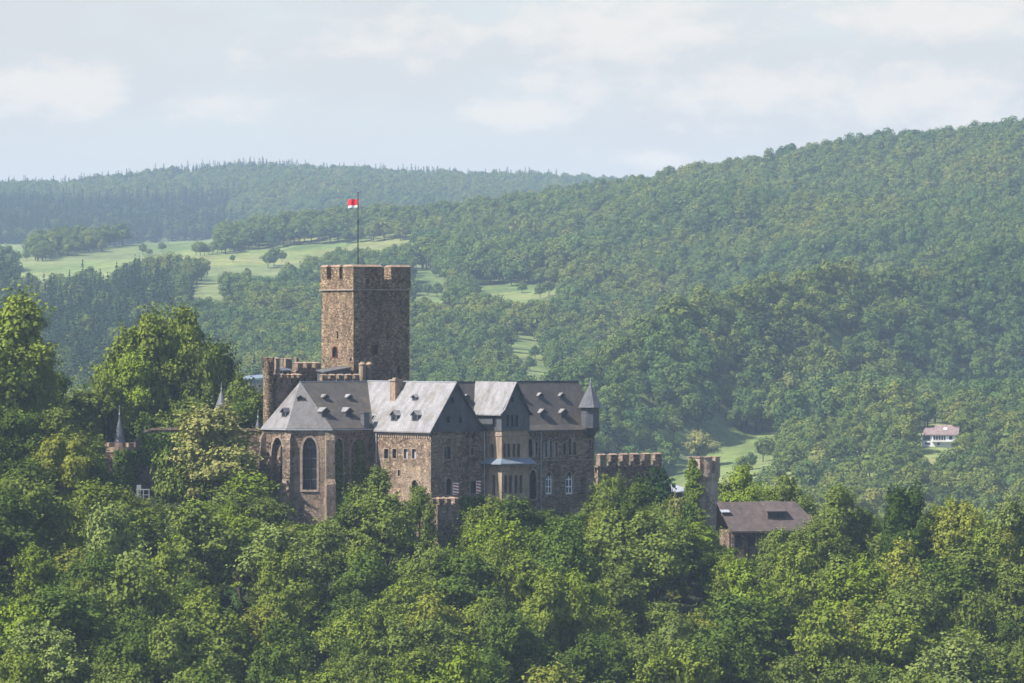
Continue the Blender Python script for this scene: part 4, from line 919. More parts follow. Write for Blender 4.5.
def round_turret(name, label, px, b, rpx, pyw, pym, n, mat='stone', cat='turret', corb=True, zfoot=None, spire=None, mer_duty=.55, world=None):
    a = find_a(px, b); x, y = LW(a, b); r = rpx / FPX * y; zf = ZB if zfoot is None else zfoot; T = Thing(name, label, cat, a, b, zf); w = MB(); zt = Zat(pyw, a, b); h = Zat(pym, a, b) - zt
    w.cyl((a, b), r, zf, zt, 20); 
    if corb: w.cone((a, b), r, zt - .9, zt - .1, 20, 0, r * 1.12)
    T.part(w, 'wall', mat); p = MB(); ro = r * 1.14 if corb else r * 1.04; p.cyl((a, b), ro, zt - .1, zt + h * .15, 20, 0)
    for i in range(n):
        t0 = 2 * math.pi * (i + .1) / n; t1 = t0 + 2 * math.pi / n * mer_duty; ts = np.linspace(t0, t1, 4)
        base = [(a + ro * math.cos(t), b + ro * math.sin(t)) for t in ts] + [(a + ro * .62 * math.cos(t), b + ro * .62 * math.sin(t)) for t in ts[::-1]]
        p.prism(base, zt + h * .15, zt + h, 0); base2 = [(a + ro * 1.05 * math.cos(t), b + ro * 1.05 * math.sin(t)) for t in ts] + [(a + ro * .58 * math.cos(t), b + ro * .58 * math.sin(t)) for t in ts[::-1]]
        p.prism(base2, zt + h + .003, zt + h + .16, 1)
    T.part(p, 'battlement', [mat, 'cap']); return T, a, b, r
def build_inner_ward():
    T, a, b, r = round_turret('round_turret', 'slim round dark stone turret rising at the far left end of the castle battlements', 268.3, 36.0, 5.2, 371, 358, 4, 'keep')
    crenel_box('stair_turret', 'short square stone turret just right of the slim round left turret', 'turret', 275.5, 279.5, 38.5, 1.8, 371, 358.5, 1, 0, 'chapel', duty=.8)
    crenel_box('battlement_wall', 'battlemented stone wall with arched corbels behind the chapel roof ridge on the left', 'wall', 277, 300, 35.2, 1.4, 385, 375, 5, 0, 'stone', corb=9)
    T, a0, a1 = crenel_box('square_tower', 'squat square battlemented tower between round turret and keep', 'tower', 296, 321.5, 36.5, 1.6, 372, 363.2, 3, 0, 'stone', [('rect', 303.4, 305.6, 377, 382.6, dict(surround=.08)), ('rect', 314.8, 317.2, 377, 382.6, dict(surround=.08))], duty=.66)
    crenel_box('back_turret', 'small grey stone turret rising behind the battlement wall, left of the squat tower', 'turret', 285.5, 291.5, 44, 2.2, 368, 359, 1, 0, 'chapel', duty=.95)
    # thin red chimney
    a = find_a(296.3, 43); T = Thing('chimney_stack', 'thin reddish brick chimney between grey turret and squat square tower', 'chimney', a, 43, ZB); m = MB(); m.box(a - .22, a + .22, 42.7, 43.2, ZB, Zat(358.6, a, 43)); T.part(m, 'shaft', 'tile_red'); m = MB(); m.box(a - .3, a + .3, 42.6, 43.3, Zat(358.6, a, 43), Zat(357.6, a, 43)); T.part(m, 'cap', 'cap')
    # dark little dormer house with a white window
    b = 40; a0, a1 = find_a(281, b), find_a(294, b); T = Thing('slate_hut', 'small dark slate house with a white window behind the left battlements', 'house', (a0 + a1) / 2, b + 1.5, ZB); w = MB(); zt = Zat(371, a0, b)
    facade(T, w, (a0, b), (a1, b), ZB, zt, [('rect', 282.6, 287.4, 371.9, 376.4, dict(stone='white', frame='white', surround=.16, depth=.15))]); side(w, (a0, b + 3), (a0, b), ZB, zt); side(w, (a1, b), (a1, b + 3), ZB, zt); side(w, (a1, b + 3), (a0, b + 3), ZB, zt); T.part(w, 'wall', 'slate_hung')
    m = MB(); m.slab([(a0 - .3, b - .3, zt + .1), (a1 + .3, b - .3, zt + .1), (a1 + .3, b + 3.2, zt + .6), (a0 - .3, b + 3.2, zt + .6)], .18); T.part(m, 'roof', 'spire')
    # lean-to with grey roof against the keep
    b = 31.4 - 3.0; bl = 31.0; a0, a1 = find_a(324, bl), find_a(353.2, bl)
    a1 = min(a1, find_a(353.5, 31.0) - .6)
    T = Thing('lean_to', 'low building with plain grey sloping roof against the left foot of the keep', 'building', (a0 + a1) / 2, 33, ZB); w = MB(); zt = Zat(372.5, a0, bl)
    w.box(a0, a1, 31, 33, ZB, zt); T.part(w, 'wall', 'slate_hung'); m = MB(); m.slab([(a0 - .3, 30.7, Zat(371.8, a0, bl)), (a1, 30.7, Zat(367, a1, bl)), (a1, 33, Zat(365.5, a1, bl)), (a0 - .3, 33, Zat(370, a0, bl))], .2)
    w2 = MB(); w2.poly([(a0, 31, zt), (a1, 31, zt), (a1, 31, Zat(367.4, a1, bl)), (a0, 31, Zat(371.9, a0, bl))]); T.part(w2, 'front_panel', 'slate_hung'); T.part(m, 'roof', 'slate_blue')
    # battlemented wall in front of it and the twin turret
    crenel_box('battlement_wall', 'battlemented stone wall in front of the lean-to, directly behind the chapel ridge', 'wall', 321, 361, 29.3, .9, 383.5, 375.3, 5, 0, 'stone', duty=.72)
    T = Thing('twin_turret', 'pair of joined slim pale turrets with domed caps before the keep', 'turret', find_a(365.5, 29), 29, ZB)
    for px in (362.3, 369.2):
        a = find_a(px, 29.0); m = MB(); rr = 3.5 / FPX * LW(a, 29)[1]; m.cyl((a, 29), rr, ZB, Zat(365, a, 29), 14); m.cone((a, 29), rr * 1.12, Zat(365, a, 29), Zat(364, a, 29), 14, 1, rr * 1.12); m.cone((a, 29), rr * 1.05, Zat(364, a, 29), Zat(361.8, a, 29), 14, 1, rr * .4)
        T.part(m, 'shaft', ['chapel', 'cap'])
    # battlemented pillar below the gable
    crenel_box('bastion', 'small battlemented stone pillar tower standing below the dark slate gable', 'tower', 437.5, 459.5, -9, 3.0, 505.5, 499, 3, 1, 'brown_stone', duty=.6, zfoot=(HZ - 640) / FPX * 775)
    # right-hand battlement wall
    b = 14; T, a0, a1 = crenel_box('battlement_wall', 'red-brown battlemented wall right of the hall turret, partly behind the yews', 'wall', 598, 661, 14, 1.2, 467.5, 455, 6, 1, 'brown_stone', duty=.64, corb=22)
    # round ivy tower
    round_turret('round_tower', 'round tower with battlements and ivy beside the brown-roofed cottage', 704, 5, 14.2, 476, 457.5, 8, 'pale_stone', 'tower', zfoot=(HZ - 600) / FPX * 790, mer_duty=.68)
    # little flat building between yew and tower
    a = find_a(677, 16); T = Thing('white_roofed_shed', 'small shed with a pale flat roof between the yew and the ivy tower', 'shed', a, 17, (HZ - 560) / FPX * 830); w = MB(); a1 = find_a(688, 16); zt = Zat(492, a, 16)
    w.box(a, a1, 16, 20, T.base[2], zt); T.part(w, 'wall', 'tile_brown'); m = MB(); m.slab([(a - .4, 15.6, zt + .02), (a1 + .4, 15.6, zt + .3), (a1 + .4, 20.4, zt + 1.2), (a - .4, 20.4, zt + .9)], .2); T.part(m, 'roof', 'lead')
build_inner_ward()

def build_cottage():
    b = -22; a0, a1 = find_a(733, b), find_a(820, b)
    # the cottage stands turned away from the castle: own frame, long wall almost facing the camera
    x0, y0 = W(728, 0, 800).x, 800.0; rz = math.radians(12); c_, s_ = math.cos(rz), math.sin(rz); zf = (HZ - 590) / FPX * 800
    root = empty('cottage', (x0, y0, zf), rz); tag(root, 'cottage with long brown tiled roof and dormer among the trees', 'cottage')
    def Zp(py, Y=803): return (HZ - py) / FPX * Y - zf
    L = 15.4; D = 8.0; ze, zr = Zp(530.5, 800), Zp(501.5, 806)
    def prt(mb, nm, mats, par=root): return link_mesh(nm, mb.v, mb.f, [M[m] for m in mats], par, mb.m)
    w = MB(); w.box(.6, L, 0, D, 0, ze - .1, 0); w.poly([(L, 0, ze - .1), (L, D, ze - .1), (L, D / 2, zr - 2.0)]); prt(w, 'wall', ['brown_stone'])
    r = MB(); hl = 3.3; e = .9
    r.slab([(.2, -e, ze - .1), (L + e, -e, ze - .1), (L - hl + .6, D / 2, zr), (-.9, D / 2, zr)], .25, 0)
    r.slab([(L + e, -e, ze - .1), (L + e, D + e, ze - .1), (L - hl + .6, D / 2, zr)], .25, 0)
    r.slab([(-.9, D / 2 + .02, zr), (L - hl + .6, D / 2 + .02, zr), (L + e, D + e, ze - .1), (.2, D + e, ze - .1)], .25, 0)
    rf = prt(r, 'roof', ['tile_brown'])
    # shed dormer
    ax = 7.1; pt = (zr - ze + .1) / (D / 2 + e)
    def rz_(y): return ze - .1 + (y + e) * pt
    d = MB(); y0_ = 1.0; zb = rz_(y0_); zt_ = zb + 1.35
    d.box(ax, ax + 3.0, y0_, y0_ + 1.6, zb - .1, zt_, 0); d.slab([(ax - .3, y0_ - .35, zt_ + .05), (ax + 3.3, y0_ - .35, zt_ + .05), (ax + 2.7, 4.0, rz_(4.0) + .12), (ax - .7, 4.0, rz_(4.0) + .12)], .12, 1)
    for k in range(4): d.box(ax + .12 + k * .72, ax + .12 + k * .72 + .6, y0_ - .03, y0_ + .05, zb + .3, zt_ - .18, 2)
    prt(d, 'dormer', ['tile_brown', 'tile_brown', 'glass'], rf)
    d = MB(); y0_ = 1.7; zb = rz_(y0_); d.box(-.5, .6, y0_, y0_ + .9, zb - .1, zb + .6, 0); d.slab([(-.7, y0_ - .2, zb + .62), (.8, y0_ - .2, zb + .62), (.8, y0_ + 1.1, zb + 1.0), (-.7, y0_ + 1.1, zb + 1.0)], .1, 1); prt(d, 'dormer', ['tile_brown', 'lead'], rf)
    for k, (xx, ww, z0, z1) in enumerate(((1.2, 1.0, 1.4, 3.0), (3.6, .9, 1.4, 3.0), (5.6, 1.6, .2, 3.1), (9.0, 1.0, 1.4, 3.0), (12.2, 1.0, 1.4, 3.0))):
        f = MB(); zz = ze - 3.9
        f.box(xx - .12, xx + ww + .12, -.06, -.003, zz + z0 - .12, zz + z1 + .12, 0); p = MB(); p.box(xx, xx + ww, -.09, -.065, zz + z0, zz + z1, 0); o = prt(f, 'window', ['dark_wood']); prt(p, 'pane', ['glass'], o)
    # timber posts of the porch
    for xx in (.1, 3.0, 5.0, 7.8, 11.4, 14.9):
        f = MB(); f.box(xx, xx + .22, -.65, -.45, ze - 4.5, ze - .2, 0); prt(f, 'post', ['dark_wood'])
    f = MB(); f.box(0, 15, -.62, -.48, ze - 3.2, ze - 3.0, 0); prt(f, 'rail', ['dark_wood'])
build_cottage()

def build_ruins():
    """walled terrace left of the castle with its two pointed turrets"""
    def at(px, Y): return W(px, 0, Y)
    Yw = 820.0
    def zpy(py, Y=Yw): return (HZ - py) / FPX * Y
    def X(px, Y=Yw): return (px - CX) / FPX * Y
    zf = zpy(520)
    # main ivy wall with stepped-up coping
    root = empty('ruined_wall', (X(165), Yw, zf)); tag(root, 'old brown retaining wall with grassy coping behind the golden tree, partly ivy covered', 'wall')
    top = [(124, 450), (131, 448), (137, 440), (143, 433), (152, 430.5), (175, 430), (262, 431), (262, 520), (124, 520)]
    pts = [(X(px) - X(165), zpy(py) - zf) for px, py in top]; mb = MB(); n = len(pts)
    mb.v += [(x, 0, z) for x, z in pts] + [(x, 1.2, z) for x, z in pts]; mb.f.append(tuple(reversed(range(n)))); mb.f.append(tuple(range(n, 2 * n))); mb.m += [0, 0]
    for i in range(n): mb.f.append((i, (i + 1) % n, n + (i + 1) % n, n + i)); mb.m.append(0)
    link_mesh('wall', mb.v, mb.f, [M['brown_stone']], root, mb.m)
    cp = MB()
    for (p, q) in zip(pts[:6], pts[1:7]):
        b = len(cp.v); cp.v += [(p[0], -.25, p[1] + .02), (q[0], -.25, q[1] + .02), (q[0], -.25, q[1] + .38), (p[0], -.25, p[1] + .38), (p[0], 1.4, p[1] + .02), (q[0], 1.4, q[1] + .02), (q[0], 1.4, q[1] + .38), (p[0], 1.4, p[1] + .38)]
        for f in ((0, 1, 2, 3), (3, 2, 6, 7), (4, 7, 6, 5), (0, 4, 5, 1)): cp.f.append(tuple(b + i for i in f)); cp.m.append(0)
    link_mesh('coping', cp.v, cp.f, [M['stone']], root, cp.m)
    # round turret with pointed slate cap at the left end
    def spired(px, Y, r_px, wall_py, base_py, apex_py, tip_py, foot_py, name, label, body, wall_m='chapel', cap_off=0):
        z0 = zpy(foot_py, Y); rt = empty(name, (X(px, Y), Y, z0)); tag(rt, label, 'turret'); r = r_px / FPX * Y
        zz = lambda py: zpy(py, Y) - z0
        if body:
            m = MB(); m.cyl((0, 0), r, 0, zz(wall_py), 18); link_mesh('wall', m.v, m.f, [M[wall_m]], rt, m.m)
            m = MB()
            m.cyl((0, 0), r * 1.07, zz(wall_py), zz(wall_py) + .9, 18)
            for i in range(7):
                ts = np.linspace(2 * math.pi * i / 7, 2 * math.pi * (i + .55) / 7, 3); bs = [(r * 1.07 * math.cos(t), r * 1.07 * math.sin(t)) for t in ts] + [(r * .7 * math.cos(t), r * .7 * math.sin(t)) for t in ts[::-1]]
                m.prism(bs, zz(wall_py) + .9, zz(wall_py) + 1.6)
            link_mesh('battlement', m.v, m.f, [M['cap']], rt, m.m)
        m = MB(); cr = cap_off; zb = zz(base_py)
        m.cone((0, 0), cr * 1.0, zb, zb + .7, 10, 0, cr * .78); m.cone((0, 0), cr * .78, zb + .7, zz(apex_py), 10); s = link_mesh('spire', m.v, m.f, [M['spire']], rt, m.m)
        m = MB(); m.cone((0, 0), .06, zz(apex_py) - .3, zz(tip_py), 6, 0, .03); m.cone((0, 0), .16, zz(apex_py) - .1, zz(apex_py) + .25, 6, 0, .1); link_mesh('finial', m.v, m.f, [M['lead']], s, m.m)
        if not body:
            m = MB(); m.cyl((0, 0), cr * .8, 0, zb + .05, 14); link_mesh('wall', m.v, m.f, [M[wall_m]], rt, m.m)
        return rt
    spired(119.5, 816, 15.0, 452, 444.5, 414, 405, 520, 'pointed_turret', 'low round turret with sharp slate spire at the left end of the ruined wall', True, cap_off=1.15 * 6.6 / 6.6 * 1.0)
    spired(221.5, 845, 8, 415, 409.5, 389, 382, 520, 'pointed_turret', 'grey slate spire rising behind the golden-green tree', False, cap_off=1.35)
    spired(258, 826, 5, 430, 430, 417, 410, 520, 'pointed_turret', 'tiny slate pinnacle beside the left edge of the chapel', False, cap_off=.55)
    # roof ridge building behind golden tree (dull slate roof and red wall below)
    rt = empty('side_building', (X(232), 824, zf)); tag(rt, 'low red-brown building with slate roof half hidden behind the golden tree', 'building')
    def x_(px): return X(px, 824) - X(232, 824)
    def z_(py): return zpy(py, 824) - zf
    m = MB(); m.box(x_(198), x_(262.5), -3, 2, 0, z_(448)); link_mesh('wall', m.v, m.f, [M['brown_stone']], rt, m.m)
    m = MB(); m.slab([(x_(196), -3.5, z_(448.5)), (x_(262.5), -3.5, z_(448.5)), (x_(262.5), .3, z_(431)), (x_(205), .3, z_(431))], .2); m.slab([(x_(205), .32, z_(431)), (x_(262.5), .32, z_(431)), (x_(262.5), 2.3, z_(448)), (x_(196), 2.3, z_(448))], .2); link_mesh('roof', m.v, m.f, [M['slate_brown']], rt, m.m)
    # small grey steel railing and box on the terrace
    Y = 812; rt = empty('railing', (X(143, Y), Y, zpy(498, Y))); tag(rt, 'small pale grey railing at the foot of the ruined wall', 'railing')
    m = MB(); z0 = 0; z1 = zpy(490, Y) - zpy(498, Y)
    for px in (137, 143.5, 149): m.box(X(px, Y) - X(143, Y) - .07, X(px, Y) - X(143, Y) + .07, -.05, .05, -1, z1, 0)
    m.box(X(136, Y) - X(143, Y), X(150, Y) - X(143, Y), -.06, .06, z1, z1 + .18, 0); m.box(X(136, Y) - X(143, Y), X(150, Y) - X(143, Y), -.06, .06, z1 * .35, z1 * .35 + .1, 0)
    link_mesh('frame', m.v, m.f, [M['lead']], rt, m.m)
    m = MB(); m.box(X(136.5, Y) - X(143, Y), X(141, Y) - X(143, Y), .2, .5, -1, zpy(485, Y) - zpy(498, Y), 0); link_mesh('box', m.v, m.f, [M['lead']], rt, m.m)
build_ruins()

def build_far_houses():
    Y = 1880.0; s = Y / FPX
    def X(px): return (px - CX) * s
    z0 = (HZ - 450) * s; Zp = lambda py: (HZ - py) * s - z0
    root = empty('white_house', (X(940), Y, z0), math.radians(-6)); tag(root, 'long white house with a faded red roof on the far wooded slope', 'house')
    def prt(mb, nm, mats, par=root): return link_mesh(nm, mb.v, mb.f, [M[m] for m in mats], par, mb.m)
    xl, xm, xr = -18 * s, -8 * s, 16.5 * s; D = 9.0
    w = MB(); w.box(xl, xm - .01, 0, D * .8, 0, Zp(435), 0); w.box(xm, xr, -.6, D, 0, Zp(435), 0)
    w.poly([(xr, -.6, Zp(435)), (xr, D, Zp(435)), (xr, D / 2, Zp(425.8))]); prt(w, 'wall', ['offwhite'])
    r = MB(); ze = Zp(434.6); e = .7
    r.slab([(xm - .5, -.6 - e, ze), (xr + .8, -.6 - e, ze), (xr + 1.2, D / 2, Zp(425.2)), (xm + 1.2, D / 2, Zp(425.2))], .3); r.slab([(xm + 1.2, D / 2 + .02, Zp(425.2)), (xr + 1.2, D / 2 + .02, Zp(425.2)), (xr + .8, D + e, ze), (xm - .5, D + e, ze)], .3)
    r.slab([(xl - .5, -e, ze), (xm - .4, -e, ze), (xm + .6, D * .4, Zp(428)), (xl + 1.3, D * .4, Zp(428))], .3); r.slab([(xl + 1.3, D * .4 + .02, Zp(428)), (xm + .6, D * .4 + .02, Zp(428)), (xm - .4, D * .8 + e, ze), (xl - .5, D * .8 + e, ze)], .3)
    rf = prt(r, 'roof', ['tile_red']); c = MB(); c.box(4.6, 5.3, D / 2 - .4, D / 2 + .3, Zp(427.5), Zp(423.8), 0); prt(c, 'chimney', ['dark_wood'], rf)
    c = MB(); q = 2.2; c.poly([(1.4, q - .6, ze + (q - .6 + 1.3) * (Zp(425.2) - ze) / (D / 2 + 1.3) + .1), (2.7, q - .6, ze + (q - .6 + 1.3) * (Zp(425.2) - ze) / (D / 2 + 1.3) + .1), (2.7, q + .5, ze + (q + .5 + 1.3) * (Zp(425.2) - ze) / (D / 2 + 1.3) + .1), (1.4, q + .5, ze + (q + .5 + 1.3) * (Zp(425.2) - ze) / (D / 2 + 1.3) + .1)]); prt(c, 'skylight', ['white'], rf)
    for l, r_, t, b_, y in ((-17, -9.6, 436, 440.5, -.02), (-6.6, -4.6, 436, 440, -.62), (-4, -2, 436, 440, -.62), (-1.4, .6, 436, 440, -.62), (1.2, 3.2, 436, 440, -.62), (3.8, 5.4, 436, 440, -.62), (9, 12.4, 436, 439.6, -.62), (-15, -10, 442.4, 444.5, -.02), (-3, 0, 442.6, 445, -.62)):
        f = MB(); f.box(l * s - .1, r_ * s + .1, y - .06, y - .003, Zp(b_) - .1, Zp(t) + .1, 0); o = prt(f, 'window', ['white']); p = MB(); p.box(l * s, r_ * s, y - .09, y - .065, Zp(b_), Zp(t), 0); prt(p, 'pane', ['glass'], o)
    f = MB(); f.box(xm, xr, -1.7, -.62, Zp(441.9), Zp(441.3), 0); f.box(xm, xr, -1.75, -1.65, Zp(441.3), Zp(440.6), 0); prt(f, 'balcony', ['white'])
    # barn on the middle slope
    Y = 2745.0; s = Y / FPX; z0 = float(terrain_z(np.array([463.]), np.array([Y]))[0]); 
    zt = (HZ - 305) * s
    root2 = empty('barn', ((463 - CX) * s, Y, min(z0, zt - 6)), math.radians(28)); tag(root2, 'brown-roofed barn among trees on the hillside just right of the keep', 'barn'); b0 = root2.location.z
    h = zt - b0; w = MB(); hw = 4.5; w.box(-hw, hw, 0, 14, 0, h - 2.6, 0); w.poly([(-hw, 0, h - 2.6), (hw, 0, h - 2.6), (0, 0, h)]); link_mesh('wall', w.v, w.f, [M['offwhite']], root2, w.m)
    r = MB(); r.slab([(-hw - .8, -.8, h - 3.0), (0, -.8, h + .15), (0, 14.5, h + .15), (-hw - .8, 14.5, h - 3.0)], .3); r.slab([(0.02, -.8, h + .15), (hw + .8, -.8, h - 3.0), (hw + .8, 14.5, h - 3.0), (0.02, 14.5, h + .15)], .3); link_mesh('roof', r.v, r.f, [M['tile_brown']], root2, r.m)
    w = MB(); w.box(-1.2, 1.2, -.08, -.003, h - 5.5, h - 3.2, 0); link_mesh('door', w.v, w.f, [M['dark_wood']], root2, w.m)
    # grey building glimpsed at the left edge of the castle
    Y = 1890.0; s = Y / FPX; root3 = empty('grey_shed', ((250 - CX) * s, Y, (HZ - 400) * s), 0); tag(root3, 'grey-roofed industrial building glimpsed left of the castle turret', 'building')
    h = (400 - 377) * s; w = MB(); w.box(-7 * s, 12 * s, 0, 8, 0, h - 1.2); link_mesh('wall', w.v, w.f, [M['slate_hung']], root3, w.m); r = MB(); r.slab([(-8 * s, -.6, h - 1.0), (13 * s, -.6, h - .2), (13 * s, 9, h + 1.0), (-8 * s, 9, h + .3)], .3); link_mesh('roof', r.v, r.f, [M['lead_blue']], root3, r.m)
build_far_houses()

# ------------------------------------------------------------------ ivy on walls
def ivy(label, surf, n, size=.45, colour=(.75, .85, .75)):
    """surf(u, v) -> (point, outward normal) in world space, or None"""
    P, Nn = [], []
    tries = 0
    while len(P) < n and tries < n * 6:
        tries += 1; r = surf(random.random(), random.random())
        if r is None: continue
        p, nn = r; P.append(np.array(p) + np.array(nn) * abs(random.gauss(.18, .22))); Nn.append(np.array(nn) + np.array([0, 0, .35]) + rng.normal(size=3) * .4)
    P = np.array(P); c = P.mean(0); c[2] = P[:, 2].min()
    me = leaf_mesh('ivy', P - c, np.array(Nn), size, [M['leaf'], M['bark']]); o = bpy.data.objects.new('ivy', me); COL.objects.link(o); o.location = c; o.color = (*colour, 1)
    tag(o, label, 'ivy', 'ivy on the castle walls'); return o
def patch_noise(x, z, s, seed): return math.sin(x * 1.7 / s + seed) * math.sin(z * 1.3 / s + seed * 2.1) + .6 * math.sin(x * 3.9 / s + z * 2.3 / s + seed) + random.uniform(-.5, .5)
def wall_surf(A, B, z0, z1, keep):
    A, B = np.array(A, float), np.array(B, float); d = (B - A) / np.linalg.norm(B - A); n = np.array([d[1], -d[0]])
    def f(u, v):
        q = A + (B - A) * u; z = z0 + (z1 - z0) * v
        if not keep(u, v, q, z): return None
        x, y = LW(q[0] + n[0] * .1, q[1] + n[1] * .1); nw = (n[0] * CA - n[1] * SA, n[0] * SA + n[1] * CA, 0); return ((x, y, z), nw)
    return f
ivy('ivy curtain over the blind windows of the chapel side wall', wall_surf((-9, 16), (0, 16), ZB, Zat(440, -5, 16), lambda u, v, q, z: random.random() < (1 - v) * .9 + .35 * (math.sin(u * 9 + 1) > 0) - .1 and not (u > .75 and v > .75)), 4200, .38, (.62, .68, .6))
ivy('dark ivy hanging on the wing wall behind the small battlemented pillar', wall_surf((4.9, -.02), (10.9, -.02), ZB, Zat(497, 8, 0), lambda u, v, q, z: patch_noise(u * 6, z, 1.5, 1) > -1.2), 1700, .45, (.5, .65, .55))
ivy('ivy on the footing below the arched door of the oriel house', wall_surf((11.4, -4.35), (17, -4.35), ZB, Zat(499, 14, -4.3), lambda u, v, q, z: patch_noise(u * 6, z, 1.5, 4) > -.9), 1000, .45, (.5, .65, .55))
ivy('ivy climbing the right corner of the long hall', wall_surf((33.0, 1.1), (35.8, 1.1), ZB, Zat(484, 35, 1.5), lambda u, v, q, z: v < .55 + u * .45 + random.uniform(-.1, .1)), 1100, .42, (.6, .72, .6))
def tower_ivy(u, v):
    a, b = find_a_cache; r = 14.2 / FPX * LW(a, b)[1] * 1.03; t = math.radians(120 + u * 170); py = 462 + v * 90
    lim = .35 + .65 * v; 
    if abs(u - .5) > .5 * (.55 + .75 * v): return None
    if random.random() > .55 + v: return None
    x, y = LW(a, b); ang = math.radians(165 + (u - .5) * 130 * (.45 + v)); z = (HZ - py) / FPX * y; bulge = 1 + .35 * v * random.random()
    return ((x + math.cos(ang) * r * bulge, y + math.sin(ang) * r * bulge, z), (math.cos(ang), math.sin(ang), 0))
find_a_cache = (find_a(704, 5), 5)
def z_n(py): return py * .31 + 1.1 * math.sin(py * .17)
def tower_ivy2(u, v):
    a, b = find_a_cache; x, y = LW(a, b); r = 14.2 / FPX * y * 1.05; py = 459 + v * 95
    if abs(u - .5) > .34 + .16 * math.sin(z_n(py)) * 1.0 + .1 * v or (math.sin(u * 11 + py * .35) + math.sin(py * .9 + u * 5) > 1.1 and u > .6): return None
    c = 226 - 6 * v; ang = math.radians(c + (u - .5) * (60 + 100 * v)); bulge = 1 + (.15 + 1.1 * v * v) * random.random()
    return ((x + math.cos(ang) * r * bulge, y + math.sin(ang) * r * bulge, (HZ - py) / FPX * y), (math.cos(ang), math.sin(ang), 0.1))
ivy('thick ivy column climbing the left side of the round tower', tower_ivy2, 4200, .42, (.72, .8, .65))
def ruin_ivy(px0, px1, py0, py1, Y, seed, thr=-.5):
    def f(u, v):
        px = px0 + (px1 - px0) * u; py = py0 + (py1 - py0) * v; x = (px - CX) / FPX * Y; z = (HZ - py) / FPX * Y
        if patch_noise(x, z, 2.2, seed) < thr: return None
        return ((x, Y - .15, z), (0, -1, .1))
    return f
ivy('ivy sheet covering the upper left of the ruined wall', ruin_ivy(140, 205, 433, 465, 820, 2.2, -.9), 2600, .45, (.62, .78, .6))
ivy('loose ivy on the middle of the ruined wall below the golden tree', ruin_ivy(165, 262, 455, 492, 820, 5.0, .1), 1500, .45, (.55, .7, .55))
def turret_ivy(u, v):
    ang = math.radians(255 + u * 120); x = (119.5 - CX) / FPX * 816; r = 15 / FPX * 816 * 1.05; z = (HZ - (449 + v * 55)) / FPX * 816; return ((x + math.cos(ang) * r, 816 + math.sin(ang) * r, z), (math.cos(ang), math.sin(ang), 0))
ivy('ivy wrapped around the right side of the low pointed turret', turret_ivy, 1500, .42, (.62, .78, .6))
# meadows that stay open, as polygons of what is seen of them
MEADOWS = [
 [(-80, 246), (34, 244), (30, 252), (-80, 256)],
 [(5, 268), (60, 258), (110, 247), (165, 242), (222, 240), (224, 249), (192, 259), (130, 264), (112, 272), (60, 276), (20, 273)],
 [(200, 258), (260, 250), (330, 244), (420, 242), (420, 250), (330, 257), (282, 270), (262, 284), (225, 272), (205, 264)],
 [(183, 286), (222, 283), (226, 304), (198, 302)],
 [(408, 272), (430, 269), (450, 280), (430, 285), (408, 285)],
 [(408, 293), (452, 291), (452, 302), (408, 303)],
 [(474, 286), (566, 287), (566, 297), (530, 304), (500, 301), (474, 296)],
 [(505, 342), (525, 333), (548, 352), (552, 384), (526, 384), (512, 358)],
 [(640, 510), (672, 476), (688, 440), (725, 432), (780, 437), (776, 462), (742, 484), (716, 510)],
 [(910, 449), (914, 431), (957, 431), (959, 449)],
]
def in_poly(x, y, poly):
    c = np.zeros(x.shape, bool); n = len(poly); j = n - 1
    for i in range(n):
        xi, yi = poly[i]; xj, yj = poly[j]
        with np.errstate(divide='ignore', invalid='ignore'):
            c ^= ((yi > y) != (yj > y)) & (x < (xj - xi) * (y - yi) / (yj - yi) + xi)
        j = i
    return c

